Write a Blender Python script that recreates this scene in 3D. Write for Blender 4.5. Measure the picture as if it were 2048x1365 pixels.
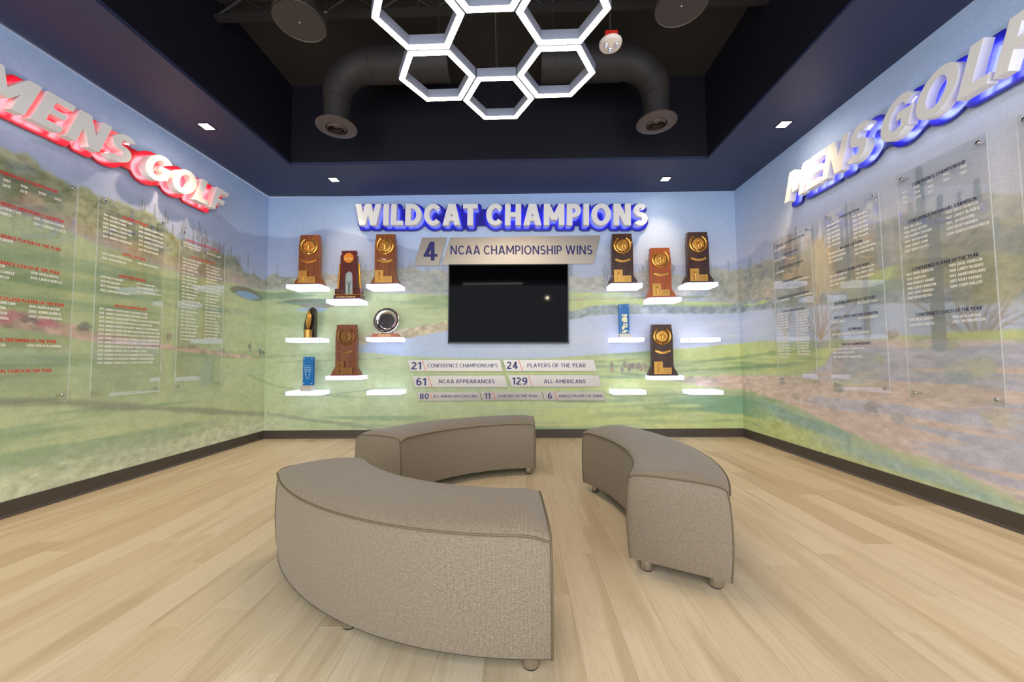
import bpy, bmesh, math, random
import numpy as np
from mathutils import Matrix, Vector

S = bpy.context.scene
for o in list(bpy.data.objects): bpy.data.objects.remove(o)
COL = S.collection
rad = math.radians

# ------------------------------------------------------------------ camera
PW, PH = 2048, 1365
FPX = 758.695
PITCH, ROLL, YAW, CH = 0.049756, -0.009273, 0.024917, 0.93735
D, A, B = 4.62078, 3.17308, 2.62529        # back wall y, left wall -x, right wall +x
ZC, KZ = 3.0, -0.007                       # soffit height (very slightly out of level)
SI, SL, SR = 3.858, 2.421, 1.935           # edges of the ceiling opening
YB = -1.3                                  # how far the room runs behind the camera

def _rot():
    cp, sp = math.cos(PITCH), math.sin(PITCH); cr, sr = math.cos(ROLL), math.sin(ROLL)
    right = np.array([1, 0, 0.]); fwd = np.array([0, cp, sp]); up = np.array([0, -sp, cp])
    r2 = cr*right + sr*up; u2 = -sr*right + cr*up
    Z = np.array([[math.cos(YAW), -math.sin(YAW), 0], [math.sin(YAW), math.cos(YAW), 0], [0, 0, 1]])
    return np.array([Z@r2, Z@u2, Z@fwd])
RM = _rot(); CAM = np.array([0, 0, CH])
def ray(x, y): return RM.T @ np.array([(x-PW/2)/FPX, -(y-PH/2)/FPX, 1.0])
def on_back(x, y, off=0.0):
    d = ray(x, y); return CAM + d*((D-off)/d[1])
def on_left(x, y, off=0.0):
    d = ray(x, y); return CAM + d*((-A+off)/d[0])
def on_right(x, y, off=0.0):
    d = ray(x, y); return CAM + d*((B-off)/d[0])
def on_z(x, y, z):
    d = ray(x, y); return CAM + d*((z-CH)/d[2])
def ztop(x): return ZC + KZ*x

cam = bpy.data.cameras.new('camera'); camo = bpy.data.objects.new('camera', cam); COL.objects.link(camo)
cam.sensor_fit = 'HORIZONTAL'; cam.sensor_width = 36; cam.lens = FPX/PW*36
cam.clip_start = .02; cam.clip_end = 60
M4 = Matrix.Identity(4)
for i in range(3):
    M4[i][0] = RM[0][i]; M4[i][1] = RM[1][i]; M4[i][2] = -RM[2][i]
M4.translation = Vector(CAM); camo.matrix_world = M4
S.camera = camo

# ------------------------------------------------------------------ world, exposure, large lights
S.view_settings.view_transform = 'Standard'; S.view_settings.look = 'None'
S.view_settings.gamma = 1; S.view_settings.use_curve_mapping = False
S.view_settings.exposure = 1.9
W = bpy.data.worlds.new('world'); S.world = W; W.use_nodes = True
bg = W.node_tree.nodes['Background']; bg.inputs[0].default_value = (.86, .91, 1, 1); bg.inputs[1].default_value = 1.12
DOWN_E = 18.0        # downlight watts
CHAND_E = 9.5        # chandelier diffuser strength
SHELF_E = .46       # lit shelf strength
def lamp(name, kind, loc, energy, color, rot=(0, 0, 0), **kw):
    l = bpy.data.lights.new(name, kind); l.energy = energy; l.color = color
    for k, v in kw.items(): setattr(l, k, v)
    o = bpy.data.objects.new(name, l); o.location = loc; o.rotation_euler = rot; COL.objects.link(o); return o
# ------------------------------------------------------------------ helpers
def lin(c):
    c = np.asarray(c, float)/255.0
    return np.where(c <= .04045, c/12.92, ((c+.055)/1.055)**2.4)
def lc(r, g, b): v = lin((r, g, b)); return (float(v[0]), float(v[1]), float(v[2]), 1)

def mat(name, rgb, rough=.5, metal=0., spec=.5, emit=None, es=0., noise=None, bump=None, coat=0., trans=0., ior=1.45):
    m = bpy.data.materials.new(name); m.use_nodes = True; nt = m.node_tree; p = nt.nodes['Principled BSDF']
    p.inputs['Base Color'].default_value = lc(*rgb); p.inputs['Roughness'].default_value = rough
    p.inputs['Metallic'].default_value = metal; p.inputs['Specular IOR Level'].default_value = spec
    p.inputs['Coat Weight'].default_value = coat; p.inputs['Transmission Weight'].default_value = trans
    p.inputs['IOR'].default_value = ior
    if emit: p.inputs['Emission Color'].default_value = lc(*emit); p.inputs['Emission Strength'].default_value = es
    tc = nt.nodes.new('ShaderNodeTexCoord')
    if noise:      # (rgb2, scale xyz, detail)
        mp = nt.nodes.new('ShaderNodeMapping'); mp.inputs['Scale'].default_value = noise[1]
        nz = nt.nodes.new('ShaderNodeTexNoise'); nz.inputs['Detail'].default_value = noise[2]; nz.inputs['Scale'].default_value = 1
        cr = nt.nodes.new('ShaderNodeValToRGB'); cr.color_ramp.elements[0].position = .35; cr.color_ramp.elements[1].position = .65
        cr.color_ramp.elements[0].color = lc(*rgb); cr.color_ramp.elements[1].color = lc(*noise[0])
        nt.links.new(tc.outputs['Object'], mp.inputs[0]); nt.links.new(mp.outputs[0], nz.inputs['Vector'])
        nt.links.new(nz.outputs[0], cr.inputs[0]); nt.links.new(cr.outputs[0], p.inputs['Base Color'])
    if bump:       # (scale, strength)
        nb = nt.nodes.new('ShaderNodeTexNoise'); nb.inputs['Scale'].default_value = bump[0]; nb.inputs['Detail'].default_value = 3
        bn = nt.nodes.new('ShaderNodeBump'); bn.inputs['Strength'].default_value = bump[1]; bn.inputs['Distance'].default_value = .002
        nt.links.new(tc.outputs['Object'], nb.inputs['Vector']); nt.links.new(nb.outputs[0], bn.inputs['Height']); nt.links.new(bn.outputs[0], p.inputs['Normal'])
    return m

class MB:
    """collects geometry, then links it as one mesh object"""
    def __init__(s): s.v = []; s.f = []; s.sm = []
    def add(s, vs, fs, smooth=False):
        n = len(s.v); s.v += [tuple(map(float, v)) for v in vs]; s.f += [tuple(i+n for i in f) for f in fs]; s.sm += [smooth]*len(fs); return s
    def box(s, x0, x1, y0, y1, z0, z1, b=0.0):
        if b <= 0:
            vs = [(x, y, z) for z in (z0, z1) for y in (y0, y1) for x in (x0, x1)]
            return s.add(vs, [(0, 2, 3, 1), (4, 5, 7, 6), (0, 1, 5, 4), (2, 6, 7, 3), (0, 4, 6, 2), (1, 3, 7, 5)])
        bm = bmesh.new(); bmesh.ops.create_cube(bm, size=1)
        for v in bm.verts: v.co = Vector(((x0+x1)/2+v.co.x*(x1-x0), (y0+y1)/2+v.co.y*(y1-y0), (z0+z1)/2+v.co.z*(z1-z0)))
        bmesh.ops.bevel(bm, geom=bm.edges[:], offset=b, segments=2, affect='EDGES', profile=.5)
        return s.bm(bm)
    def bm(s, bm):
        bm.verts.index_update(); s.add([v.co for v in bm.verts], [[v.index for v in f.verts] for f in bm.faces]); bm.free(); return s
    def prism(s, poly, y0, y1, b=0.0):
        """polygon in x,z (ccw seen from -y) extruded along y"""
        n = len(poly)
        s.add([(p[0], y0, p[1]) for p in poly]+[(p[0], y1, p[1]) for p in poly],
              [tuple(range(n)), tuple(reversed(range(n, 2*n)))]+[(i, i+n, (i+1) % n+n, (i+1) % n) for i in range(n)])
        return s
    def lathe(s, prof, c=(0, 0, 0), n=32, axis='z', smooth=True, caps=True):
        vs = []; rows = []
        def pt(x, y, h): return (c[0]+x, c[1]+y, c[2]+h) if axis == 'z' else (c[0]+x, c[1]-h, c[2]+y) if axis == 'y' else (c[0]+h, c[1]+x, c[2]+y)
        for r, h in prof:
            if r < 1e-6: rows.append([len(vs)]*n); vs.append(pt(0, 0, h))
            else:
                rows.append(list(range(len(vs), len(vs)+n)))
                for k in range(n): a = 2*math.pi*k/n; vs.append(pt(r*math.cos(a), r*math.sin(a), h))
        fs = []
        for p, q in zip(rows[:-1], rows[1:]):
            for k in range(n):
                k2 = (k+1) % n; f = [p[k], p[k2], q[k2], q[k]]; g = [v for i, v in enumerate(f) if v not in f[:i]]
                if len(g) >= 3: fs.append(tuple(g))
        base = len(s.v); s.add(vs, fs, smooth)
        for row, rev, rr in ((rows[0], True, prof[0][0]), (rows[-1], False, prof[-1][0])):
            if caps and rr > 1e-6: f = tuple(base+i for i in row); s.f.append(f[::-1] if rev else f); s.sm.append(False)
        return s
    def tube(s, pts, r, n=8, closed=False, smooth=True):
        pts = [Vector(p) for p in pts]; m = len(pts); vs = []; up = None
        rr = r if isinstance(r, (list, tuple)) else [r]*m
        for i, p in enumerate(pts):
            if closed: t = (pts[(i+1) % m]-pts[i-1]).normalized()
            else: t = (pts[min(i+1, m-1)]-pts[max(i-1, 0)]).normalized()
            if up is None: up = Vector((0, 0, 1)) if abs(t.z) < .9 else Vector((0, 1, 0))
            a = t.cross(up).normalized(); up = a.cross(t).normalized()
            for k in range(n):
                th = 2*math.pi*k/n; vs.append(p+a*math.cos(th)*rr[i]+up*math.sin(th)*rr[i])
        fs = []
        for i in range(m if closed else m-1):
            j = (i+1) % m
            for k in range(n): k2 = (k+1) % n; fs.append((i*n+k, i*n+k2, j*n+k2, j*n+k))
        s.add(vs, fs, smooth)
        if not closed: s.add(vs[:n], [tuple(reversed(range(n)))]); s.add(vs[-n:], [tuple(range(n))])
        return s
    def build(s, name, m=None, parent=None, recalc=True):
        me = bpy.data.meshes.new(name); me.from_pydata(s.v, [], s.f)
        me.polygons.foreach_set('use_smooth', s.sm)
        if recalc:
            bm = bmesh.new(); bm.from_mesh(me); bmesh.ops.recalc_face_normals(bm, faces=bm.faces); bm.to_mesh(me); bm.free()
        if any(s.sm):
            bm = bmesh.new(); bm.from_mesh(me)
            for e in bm.edges:
                if len(e.link_faces) == 2 and e.calc_face_angle(0) > .6: e.smooth = False
            bm.to_mesh(me); bm.free()
        if m: me.materials.append(m)
        o = bpy.data.objects.new(name, me); COL.objects.link(o)
        if parent: o.parent = parent
        return o
def place(o, loc=(0, 0, 0), rz=0.0, rot=None):
    o.location = loc; o.rotation_euler = rot if rot else (0, 0, rz); return o
def empty(name, loc=(0, 0, 0), rot=(0, 0, 0)):
    o = bpy.data.objects.new(name, None); COL.objects.link(o); o.location = loc; o.rotation_euler = rot; o.empty_display_size = .05; return o
def tag(o, label, cat, group=None):
    o['label'] = label; o['category'] = cat
    if group: o['group'] = group
    return o
def struct(o): o['kind'] = 'structure'; return o
def children(o): return [c for c in COL.objects if c.parent == o]
def copy_tree(o, parent=None):
    c = o.copy(); COL.objects.link(c); c.parent = parent
    for ch in [x for x in KIDS(o)]: copy_tree(ch, c)
    return c
def KIDS(o): return [x for x in list(COL.objects) if x.parent is o or x.parent == o]

# text: a small sans alphabet built from bars and arcs (cap height 1) -------------
_gc = {}
def glyph(c, t):
    """(list of polygons, advance width) for stroke weight t"""
    if (c, t) in _gc: return _gc[(c, t)]
    P = []; h = t*.92; gi = [0]
    def R(x0, y0, x1, y1): gi[0] += 1; P.append([(x0, y0, gi[0]), (x1, y0, gi[0]), (x1, y1, gi[0]), (x0, y1, gi[0])])
    def Dg(xa, ya, xb, yb, w=None):
        w = w or t; gi[0] += 1; k = gi[0]; P.append([(xa-w/2, ya, k), (xa+w/2, ya, k), (xb+w/2, yb, k), (xb-w/2, yb, k)] if yb > ya else [(xb-w/2, yb, k), (xb+w/2, yb, k), (xa+w/2, ya, k), (xa-w/2, ya, k)])
        return w
    def Arc(cx, cy, rx, ry, a0, a1, n=None):
        n = n or max(4, int(abs(a1-a0)/15)); ix, iy = rx-t, ry-h; gi[0] += 1
        for k in range(n):
            A0, A1 = rad(a0+(a1-a0)*k/n), rad(a0+(a1-a0)*(k+1)/n)
            q = [(cx+ix*math.cos(A0), cy+iy*math.sin(A0)), (cx+rx*math.cos(A0), cy+ry*math.sin(A0)), (cx+rx*math.cos(A1), cy+ry*math.sin(A1)), (cx+ix*math.cos(A1), cy+iy*math.sin(A1))]
            q = [(a_, b_, gi[0]) for a_, b_ in q]; P.append(q if a1 > a0 else q[::-1])
    w = .6
    if c == 'A': w = .74; e = t*1.08; Dg(e/2, 0, w/2-e*.12, 1, e); Dg(w-e/2, 0, w/2+e*.12, 1, e); R(w*.2, .2, w*.8, .2+h)
    elif c == 'B': w = .6; R(0, 0, t, 1); R(t, 1-h, .32, 1); R(t, .5-h/2, .34, .5+h/2); R(t, 0, .34, h); Arc(.31, .75-h/4, .25, .25+h/4, -90, 90); Arc(.33, .25+h/4, .27, .25+h/4, -90, 90)
    elif c == 'C': w = .68; Arc(.38, .5, .38, .51, 42, 318)
    elif c == 'D': w = .68; R(0, 0, t, 1); R(t, 0, .3, h); R(t, 1-h, .3, 1); Arc(.29, .5, .39, .5, -90, 90)
    elif c == 'E': w = .53; R(0, 0, t, 1); R(t, 0, w, h); R(t, 1-h, w, 1); R(t, .5-h/2, w*.92, .5+h/2)
    elif c == 'F': w = .52; R(0, 0, t, 1); R(t, 1-h, w, 1); R(t, .45-h/2, w*.9, .45+h/2)
    elif c == 'G': w = .73; Arc(.39, .5, .39, .51, 42, 325); R(.38, .42, .73, .42+h*.95); R(.73-t, .15, .73, .43)
    elif c == 'H': w = .66; R(0, 0, t, 1); R(w-t, 0, w, 1); R(t, .5-h/2, w-t, .5+h/2)
    elif c == 'I': w = t; R(0, 0, t, 1)
    elif c == 'J': w = .42; R(w-t, .3, w, 1); Arc(.16, .3, .26, .31, -110, 0)
    elif c == 'K': w = .64; R(0, 0, t, 1); Dg(t*1.0, .34, w-t*.7, 1, t*1.35); Dg(w-t*.65, 0, t*1.7, .56, t*1.35)
    elif c == 'L': w = .5; R(0, 0, t, 1); R(t, 0, w, h)
    elif c == 'M': w = .84; R(0, 0, t, 1); R(w-t, 0, w, 1); e = t*1.05; Dg(w/2, .24, e/2, 1, e); Dg(w/2, .24, w-e/2, 1, e)
    elif c == 'N': w = .7; R(0, 0, t, 1); R(w-t, 0, w, 1); e = t*1.12; Dg(w-e/2, 0, e/2, 1, e)
    elif c == 'O': w = .80; Arc(.40, .5, .40, .51, 0, 360, 28)
    elif c == 'P': w = .58; R(0, 0, t, 1); R(t, 1-h, .31, 1); R(t, .37, .31, .37+h); Arc(.29, .685, .29, .315, -90, 90)
    elif c == 'Q': w = .80; Arc(.40, .5, .40, .51, 0, 360, 28); Dg(.70, -.04, .46, .26, t*1.2)
    elif c == 'R': w = .62; R(0, 0, t, 1); R(t, 1-h, .31, 1); R(t, .38, .31, .38+h); Arc(.29, .69, .29, .31, -90, 90); Dg(w-t*.6, 0, .27, .42, t*1.15)
    elif c == 'S':
        w = .58; r1 = (1.01-.5+h/2)/2; r2 = (.51+h/2)/2; Arc(.29, 1.01-r1, .275, r1, 32, 270, 14); Arc(.29, -.01+r2, .29, r2, 90, -146, 14)
    elif c == 'T': w = .6; R(0, 1-h, w, 1); R(w/2-t/2, 0, w/2+t/2, 1-h)
    elif c == 'U': w = .66; R(0, .34, t, 1); R(w-t, .34, w, 1); Arc(w/2, .34, w/2, .35, 180, 360, 12)
    elif c == 'V': w = .72; e = t*1.08; Dg(w/2-e*.1, 0, e/2, 1, e); Dg(w/2+e*.1, 0, w-e/2, 1, e)
    elif c == 'W': w = 1.08; e = t*1.05; a = w*.285; Dg(a, 0, e/2, 1, e); Dg(a, 0, w/2, 1, e); Dg(w-a, 0, w/2, 1, e); Dg(w-a, 0, w-e/2, 1, e)
    elif c == 'X': w = .68; e = t*1.2; Dg(e/2, 0, w-e/2, 1, e); Dg(w-e/2, 0, e/2, 1, e)
    elif c == 'Y': w = .68; e = t*1.2; R(w/2-t/2, 0, w/2+t/2, .45); Dg(w/2-e*.05, .40, e/2, 1, e); Dg(w/2+e*.05, .40, w-e/2, 1, e)
    elif c == 'Z': w = .6; R(0, 0, w, h); R(0, 1-h, w, 1); e = t*1.25; Dg(e/2, h, w-e/2, 1-h, e)
    elif c == '0': w = .6; Arc(.3, .5, .3, .51, 0, 360, 24)
    elif c == '1': w = .36; R(w-t, 0, w, 1); Dg(w*.0+t*.35, .74, w-t*.9, .97, t*.95)
    elif c == '2': w = .56; Arc(.27, .70, .27, .31, -22, 160, 12); R(0, 0, w, h); Dg(t*.62, h*.9, .42, .60, t*1.25)
    elif c == '3': w = .56; r1 = (.51+h/2)/2; Arc(.25, 1.01-r1, .27, r1, -90, 148, 14); Arc(.26, -.01+r1, .29, r1, 90, -148, 14)
    elif c == '4': w = .62; R(w-t*1.75, 0, w-t*.75, 1); R(0, .2, w, .2+h); Dg(t*.55, .24, w-t*1.4, 1, t*1.2)
    elif c == '5': w = .56; R(.06, 1-h, .53, 1); R(.06, .48, .06+t, 1); Arc(.26, .32, .30, .33, 125, -150, 15)
    elif c == '6': w = .58; Arc(.29, .32, .29, .33, 0, 360, 20); Arc(.34, .5, .34, .51, 62, 180, 9)
    elif c == '7': w = .55; R(0, 1-h, w, 1); Dg(t*1.1, 0, w-t*.62, 1-h, t*1.15)
    elif c == '8': w = .58; r1 = (.51+h/2)/2; Arc(.29, 1.01-r1, .265, r1, 0, 360, 20); Arc(.29, -.01+r1, .29, r1, 0, 360, 20)
    elif c == '9': w = .58; Arc(.29, .68, .29, .33, 0, 360, 20); Arc(.24, .5, .34, .51, -118, 0, 9)
    elif c == '-': w = .3; R(0, .36, w, .36+h)
    elif c == "'": w = t*.8; R(0, .7, w, 1)
    elif c == '.': w = t; R(0, 0, t, t)
    elif c == ' ': w = .24
    _gc[(c, t)] = (P, w); return P, w
_tc = {}
def text_geo(body, off=0.0, ext=0.0, res=2, bev=0.0):
    """flat text as points and polygons; off sets the weight"""
    if (body, off) in _tc: return _tc[(body, off)]
    t = .12+off*2.0; V = []; F = []; x = 0; sp = .115-(t-.15)*.25
    for c in body:
        P, w = glyph(c, t)
        for q in P: n = len(V); V += [(x+a, .5+(b-.5)*(1-.0016*k), k) for a, b, k in q]; F.append(tuple(range(n, n+len(q))))
        x += w+(sp if c != ' ' else 0.02)
    _tc[(body, off)] = (np.array(V, float), F); return _tc[(body, off)]
def capz(off=0.0): return 0.0, 1.0
def text_adv(c, off): return glyph(c, .12+off*2.0)[1]+((.115-(off*2-.03)*.25) if c != ' ' else .02)
def text_flat(mb, body, x0, x1, zb, zt, mapf, off=.018, shear=0.0):
    """text stretched to x0..x1 and zb..zt in a wall's own 2-D frame; mapf turns (x, z) into a point"""
    v, f = text_geo(body, off); lo, hi = capz(off)
    a, b = v[:, 0].min(), v[:, 0].max()
    X = x0+(v[:, 0]-a)/(b-a)*(x1-x0); Zz = zb+(v[:, 1]-lo)/(hi-lo)*(zt-zb)
    pts = [mapf(x+shear*(z-zb), z) for x, z in zip(X, Zz)]
    mb.add([(p[0], p[1]-4e-5*g, p[2]) for p, g in zip(pts, v[:, 2])], f)     # strokes overlap, so each lies a hair above the last
def text_width(body, cap, off=.018):
    v, _ = text_geo(body, off); lo, hi = capz(off); return (v[:, 0].max()-v[:, 0].min())*cap/(hi-lo)

# ------------------------------------------------------------------ mural painted on the three walls
def vnoise(u, z, su, sz, seed):
    """smooth value noise on a lattice su x sz metres"""
    rs = np.random.RandomState(seed); T = rs.rand(256, 256)
    x = u/su+1000.3; y = z/sz+700.7
    xi = np.floor(x).astype(int); yi = np.floor(y).astype(int); fx = x-xi; fy = y-yi
    fx = fx*fx*(3-2*fx); fy = fy*fy*(3-2*fy)
    g = lambda a, b: T[a % 256, b % 256]
    return (g(xi, yi)*(1-fx)+g(xi+1, yi)*fx)*(1-fy)+(g(xi, yi+1)*(1-fx)+g(xi+1, yi+1)*fx)*fy
def fbm(u, z, su, sz, seed, oc=4):
    r = 0; a = 1; t = 0
    for k in range(oc): r = r+a*vnoise(u, z, su/2**k, sz/2**k, seed+k); t += a; a *= .55
    return r/t-.5
def PU(x, y):
    """photo pixel -> unrolled wall coordinate (u, z)"""
    if x < 531: p = on_left(x, y); return (p[1]-D-A, p[2])
    if x > 1476: p = on_right(x, y); return (B+D-p[1], p[2])
    p = on_back(x, y); return (p[0], p[2])
def sstep(a, b, x): t = np.clip((x-a)/(b-a), 0, 1); return t*t*(3-2*t)
class Wall:
    def __init__(s, us, zs): s.u, s.z = np.meshgrid(us, zs); s.c = np.zeros(s.u.shape+(3,))
    def mix(s, m, rgb): s.c += (np.asarray(rgb, float)-s.c)*m[..., None]
    def curve(s, pts):
        P = sorted(PU(*p) for p in pts); return np.interp(s.u, [p[0] for p in P], [p[1] for p in P])
    def win(s, u0, u1, z0, z1):
        uu = s.u[0]; zz = s.z[:, 0]
        i0, i1 = np.searchsorted(uu, u0), np.searchsorted(uu, u1); j0, j1 = np.searchsorted(zz, z0), np.searchsorted(zz, z1)
        return None if i1-i0 < 1 or j1-j0 < 1 else (slice(j0, j1), slice(i0, i1))
    def seg(s, p, q, w0, w1, rgb, al=1.):
        m = max(w0, w1)+.02; w = s.win(min(p[0], q[0])-m, max(p[0], q[0])+m, min(p[1], q[1])-m, max(p[1], q[1])+m)
        if not w: return
        U, Z = s.u[w], s.z[w]; d = np.array([q[0]-p[0], q[1]-p[1]]); L = max((d**2).sum(), 1e-9)
        t = np.clip(((U-p[0])*d[0]+(Z-p[1])*d[1])/L, 0, 1); ds = np.hypot(U-p[0]-t*d[0], Z-p[1]-t*d[1])
        k = np.clip((w0+(w1-w0)*t-ds)/.008+.5, 0, 1)*al; s.c[w] += (np.asarray(rgb, float)-s.c[w])*k[..., None]
    def blob(s, c, ru, rz, rgb, al=.8, seed=1, rough=.5, tone=30):
        w = s.win(c[0]-ru*1.5, c[0]+ru*1.5, c[1]-rz*1.5, c[1]+rz*1.5)
        if not w: return
        U, Z = s.u[w], s.z[w]; d = np.hypot((U-c[0])/ru, (Z-c[1])/rz)+fbm(U, Z, ru*.5, rz*.5, seed, 4)*rough*2
        k = sstep(1.05, .7, d)*al; t = fbm(U, Z, ru*.35, rz*.35, seed+9, 4)*tone*2
        s.c[w] += (np.asarray(rgb, float)+t[..., None]-s.c[w])*k[..., None]

def paint(w):
    u, z = w.u, w.z
    rng = random.Random(5)
    n1 = fbm(u, z, .9, .5, 11); n2 = fbm(u, z, .12, .1, 21, 5); n3 = fbm(u, z, 1.4, .07, 31, 5); n4 = fbm(u, z, .05, .035, 41, 3)
    n5 = fbm(u, z, 2.2, .16, 51, 4)
    # sky
    t = np.clip((z-1.6)/1.4, 0, 1)[..., None]
    w.c[:] = np.array([190, 198, 216])*(1-t)+np.array([146, 176, 220])*t
    pk = sstep(-1.5, 4.5, u)*sstep(2.7, 1.9, z)*.45; w.mix(pk, (214, 200, 204))
    w.c += (n1*10)[..., None]
    # far mountains; at the left the letters' bluish shadow is painted in with them
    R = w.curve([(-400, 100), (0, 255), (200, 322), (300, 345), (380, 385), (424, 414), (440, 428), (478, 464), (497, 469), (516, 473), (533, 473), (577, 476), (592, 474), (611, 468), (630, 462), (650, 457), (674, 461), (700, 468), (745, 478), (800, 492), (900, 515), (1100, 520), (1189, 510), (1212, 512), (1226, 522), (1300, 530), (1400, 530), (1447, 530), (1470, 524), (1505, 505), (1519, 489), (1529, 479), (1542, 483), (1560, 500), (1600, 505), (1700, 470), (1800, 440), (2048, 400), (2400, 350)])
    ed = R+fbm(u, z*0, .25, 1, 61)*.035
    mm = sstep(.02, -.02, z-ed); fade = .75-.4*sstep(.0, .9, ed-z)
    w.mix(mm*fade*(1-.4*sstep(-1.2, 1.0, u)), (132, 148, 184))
    R2 = w.curve([(-400, 200), (380, 500), (560, 520), (640, 500), (700, 495), (760, 510), (900, 530), (1200, 540), (1470, 545), (1560, 530), (2048, 480)])
    w.mix(sstep(.03, -.03, z-R2-fbm(u, z*0, .2, 1, 66)*.04)*.3, (150, 160, 180))
    # distant saguaros on the skyline
    def cact(x, y0, y1, wd, rgb=(118, 122, 122), arms=0, al=.8):
        p = PU(x, y1); q = PU(x, y0); q = (p[0]+(q[0]-p[0])*.2, q[1]); w.seg(p, q, wd, wd*.8, rgb, al); h = q[1]-p[1]
        for a in range(arms):
            sg = 1 if a % 2 else -1; b = (p[0], p[1]+h*(.35+.15*a)); e = (b[0]+sg*wd*3.2, b[1]+h*.06)
            w.seg(b, e, wd*.7, wd*.7, rgb, al); w.seg(e, (e[0], e[1]+h*.3), wd*.7, wd*.6, rgb, al)
    for x, y0, y1 in [(283, 400, 440), (309, 408, 440), (330, 422, 470), (367, 437, 480), (397, 443, 500), (403, 470, 505), (410, 460, 510), (428, 480, 520), (456, 500, 525), (462, 494, 520), (477, 510, 530), (496, 510, 535), (480, 515, 532), (345, 450, 475), (438, 483, 510), (448, 487, 515), (386, 455, 490)]:
        cact(x, y0, y1, .0075, (104, 108, 112), 2 if y1-y0 > 35 else 0)
    for i in range(46):
        x = rng.uniform(535, 1470); h = rng.uniform(8, 26); cact(x, 548-h-rng.uniform(0, 6), 552, rng.uniform(.004, .009), (128, 132, 140), rng.choice([0, 0, 2]), .7)
    for x, y0, y1, wd in [(804, 530, 560, .01), (1294, 522, 560, .014), (1343, 527, 558, .01), (1208, 540, 575, .012), (1214, 538, 560, .008), (1374, 533, 560, .008), (1443, 541, 580, .01), (1500, 515, 555, .012), (1524, 514, 560, .012)]:
        cact(x, y0, y1, wd, (122, 132, 142), 2)
    for i in range(26):
        x = rng.uniform(1545, 1640); y = 520-(x-1545)*.35; cact(x, y-rng.uniform(10, 55), y+10, rng.uniform(.006, .012), (140, 140, 140), 0, .6)
    # brush belt
    T = w.curve([(-400, 60), (0, 292), (50, 308), (100, 340), (130, 358), (160, 372), (200, 398), (250, 412), (300, 430), (345, 465), (365, 482), (440, 510), (470, 520), (500, 545), (530, 552), (560, 555), (640, 545), (740, 540), (800, 534), (890, 545), (1140, 552), (1200, 556), (1280, 552), (1350, 548), (1400, 545), (1450, 540), (1476, 540), (1500, 534), (1550, 520), (1600, 505), (1650, 478), (1700, 474), (1760, 452), (1800, 440), (1850, 410), (1950, 402), (2048, 385), (2400, 340)])
    brush_top = T+fbm(u, z*0+.3, .16, 1, 71, 5)*.16+n4*.05
    G = w.curve([(-400, 420), (0, 420), (60, 432), (130, 458), (180, 482), (240, 503), (300, 525), (360, 547), (440, 562), (470, 566), (490, 576), (530, 580), (560, 579), (640, 578), (700, 580), (800, 586), (890, 590), (1140, 582), (1230, 590), (1290, 596), (1360, 603), (1476, 606), (1500, 608), (1560, 608), (1650, 604), (1750, 602), (1850, 600), (2048, 595), (2400, 590)])
    base = np.zeros_like(w.c); ta = sstep(-.35, .35, fbm(u, z, .3, .2, 81, 4)*2)
    base[:] = np.array([118, 124, 92]); base += (np.array([168, 160, 118])-base)*ta[..., None]
    lf = sstep(-3.7, -4.6, u)[..., None]; mid = (sstep(-3.0, -2.0, u)*sstep(3.2, 2.2, u))[..., None]; base += (np.array([186, 176, 144])-base)*mid*.45
    base = base*(1-lf*.35)+np.array([112, 130, 76])*lf*.35
    og = (sstep(.12, .3, fbm(u, z, .2, .14, 91, 3))*sstep(.45, .1, z-G))[..., None]; base += (np.array([188, 150, 112])-base)*og*.8
    bl = (sstep(.1, .3, fbm(u, z, .16, .12, 95, 3)))[..., None]; base += (np.array([112, 122, 120])-base)*bl*.7
    base += (n4*70)[..., None]
    k = sstep(.015, -.02, z-brush_top)*sstep(-.03, .05, z-G)
    haze = .72+.2*sstep(-3.2, -4.5, u)-.14*sstep(-3, -1.5, u)*sstep(3, 1.8, u)-.2*sstep(2.8, 4.0, u)
    w.c += (base-w.c)*(k*haze)[..., None]
    # stony bank under the brush
    sb = sstep(.14, .03, z-G-n2*.08)*sstep(-.03, .03, z-G)*sstep(-2.9, -3.6, u); w.mix(sb*.55, (186, 160, 148))
    # grass
    g = np.zeros_like(w.c); g[:] = np.array([168, 184, 136])
    st = sstep(-.2, .22, n3+n5*.7); g += (np.array([190, 202, 120])-g)*(st*sstep(-3.0, 1.6, u)*.85)[..., None]
    g += (np.array([178, 190, 128])-g)*(st*sstep(-2.6, -3.6, u)*.5)[..., None]
    dk = sstep(.08, .3, n5-n3*.6); g += (np.array([112, 142, 104])-g)*(dk*.6)[..., None]
    g += (n2*14+n4*14)[..., None]
    gm = sstep(.012, -.012, z-G+n4*.02)
    w.c += (g-w.c)*gm[..., None]
    # darker rolling slopes under the brush, left part of the back wall
    for x, y, ru, rz, c, al in [(500, 590, .28, .07, (92, 112, 92), .75), (560, 592, .45, .05, (96, 128, 100), .6), (620, 605, .4, .05, (88, 120, 96), .7), (610, 602, .3, .03, (104, 104, 96), .6), (590, 640, .6, .1, (140, 160, 105), .5), (1500, 815, .8, .12, (92, 142, 122), .7), (1420, 800, .6, .06, (110, 150, 116), .6), (1600, 850, .7, .08, (96, 146, 124), .6), (700, 745, .9, .05, (150, 176, 130), .4), (1340, 595, .5, .02, (108, 130, 92), .6)]:
        w.blob(PU(x, y), ru, rz, c, al, int(x+y), .25, 8)
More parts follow.
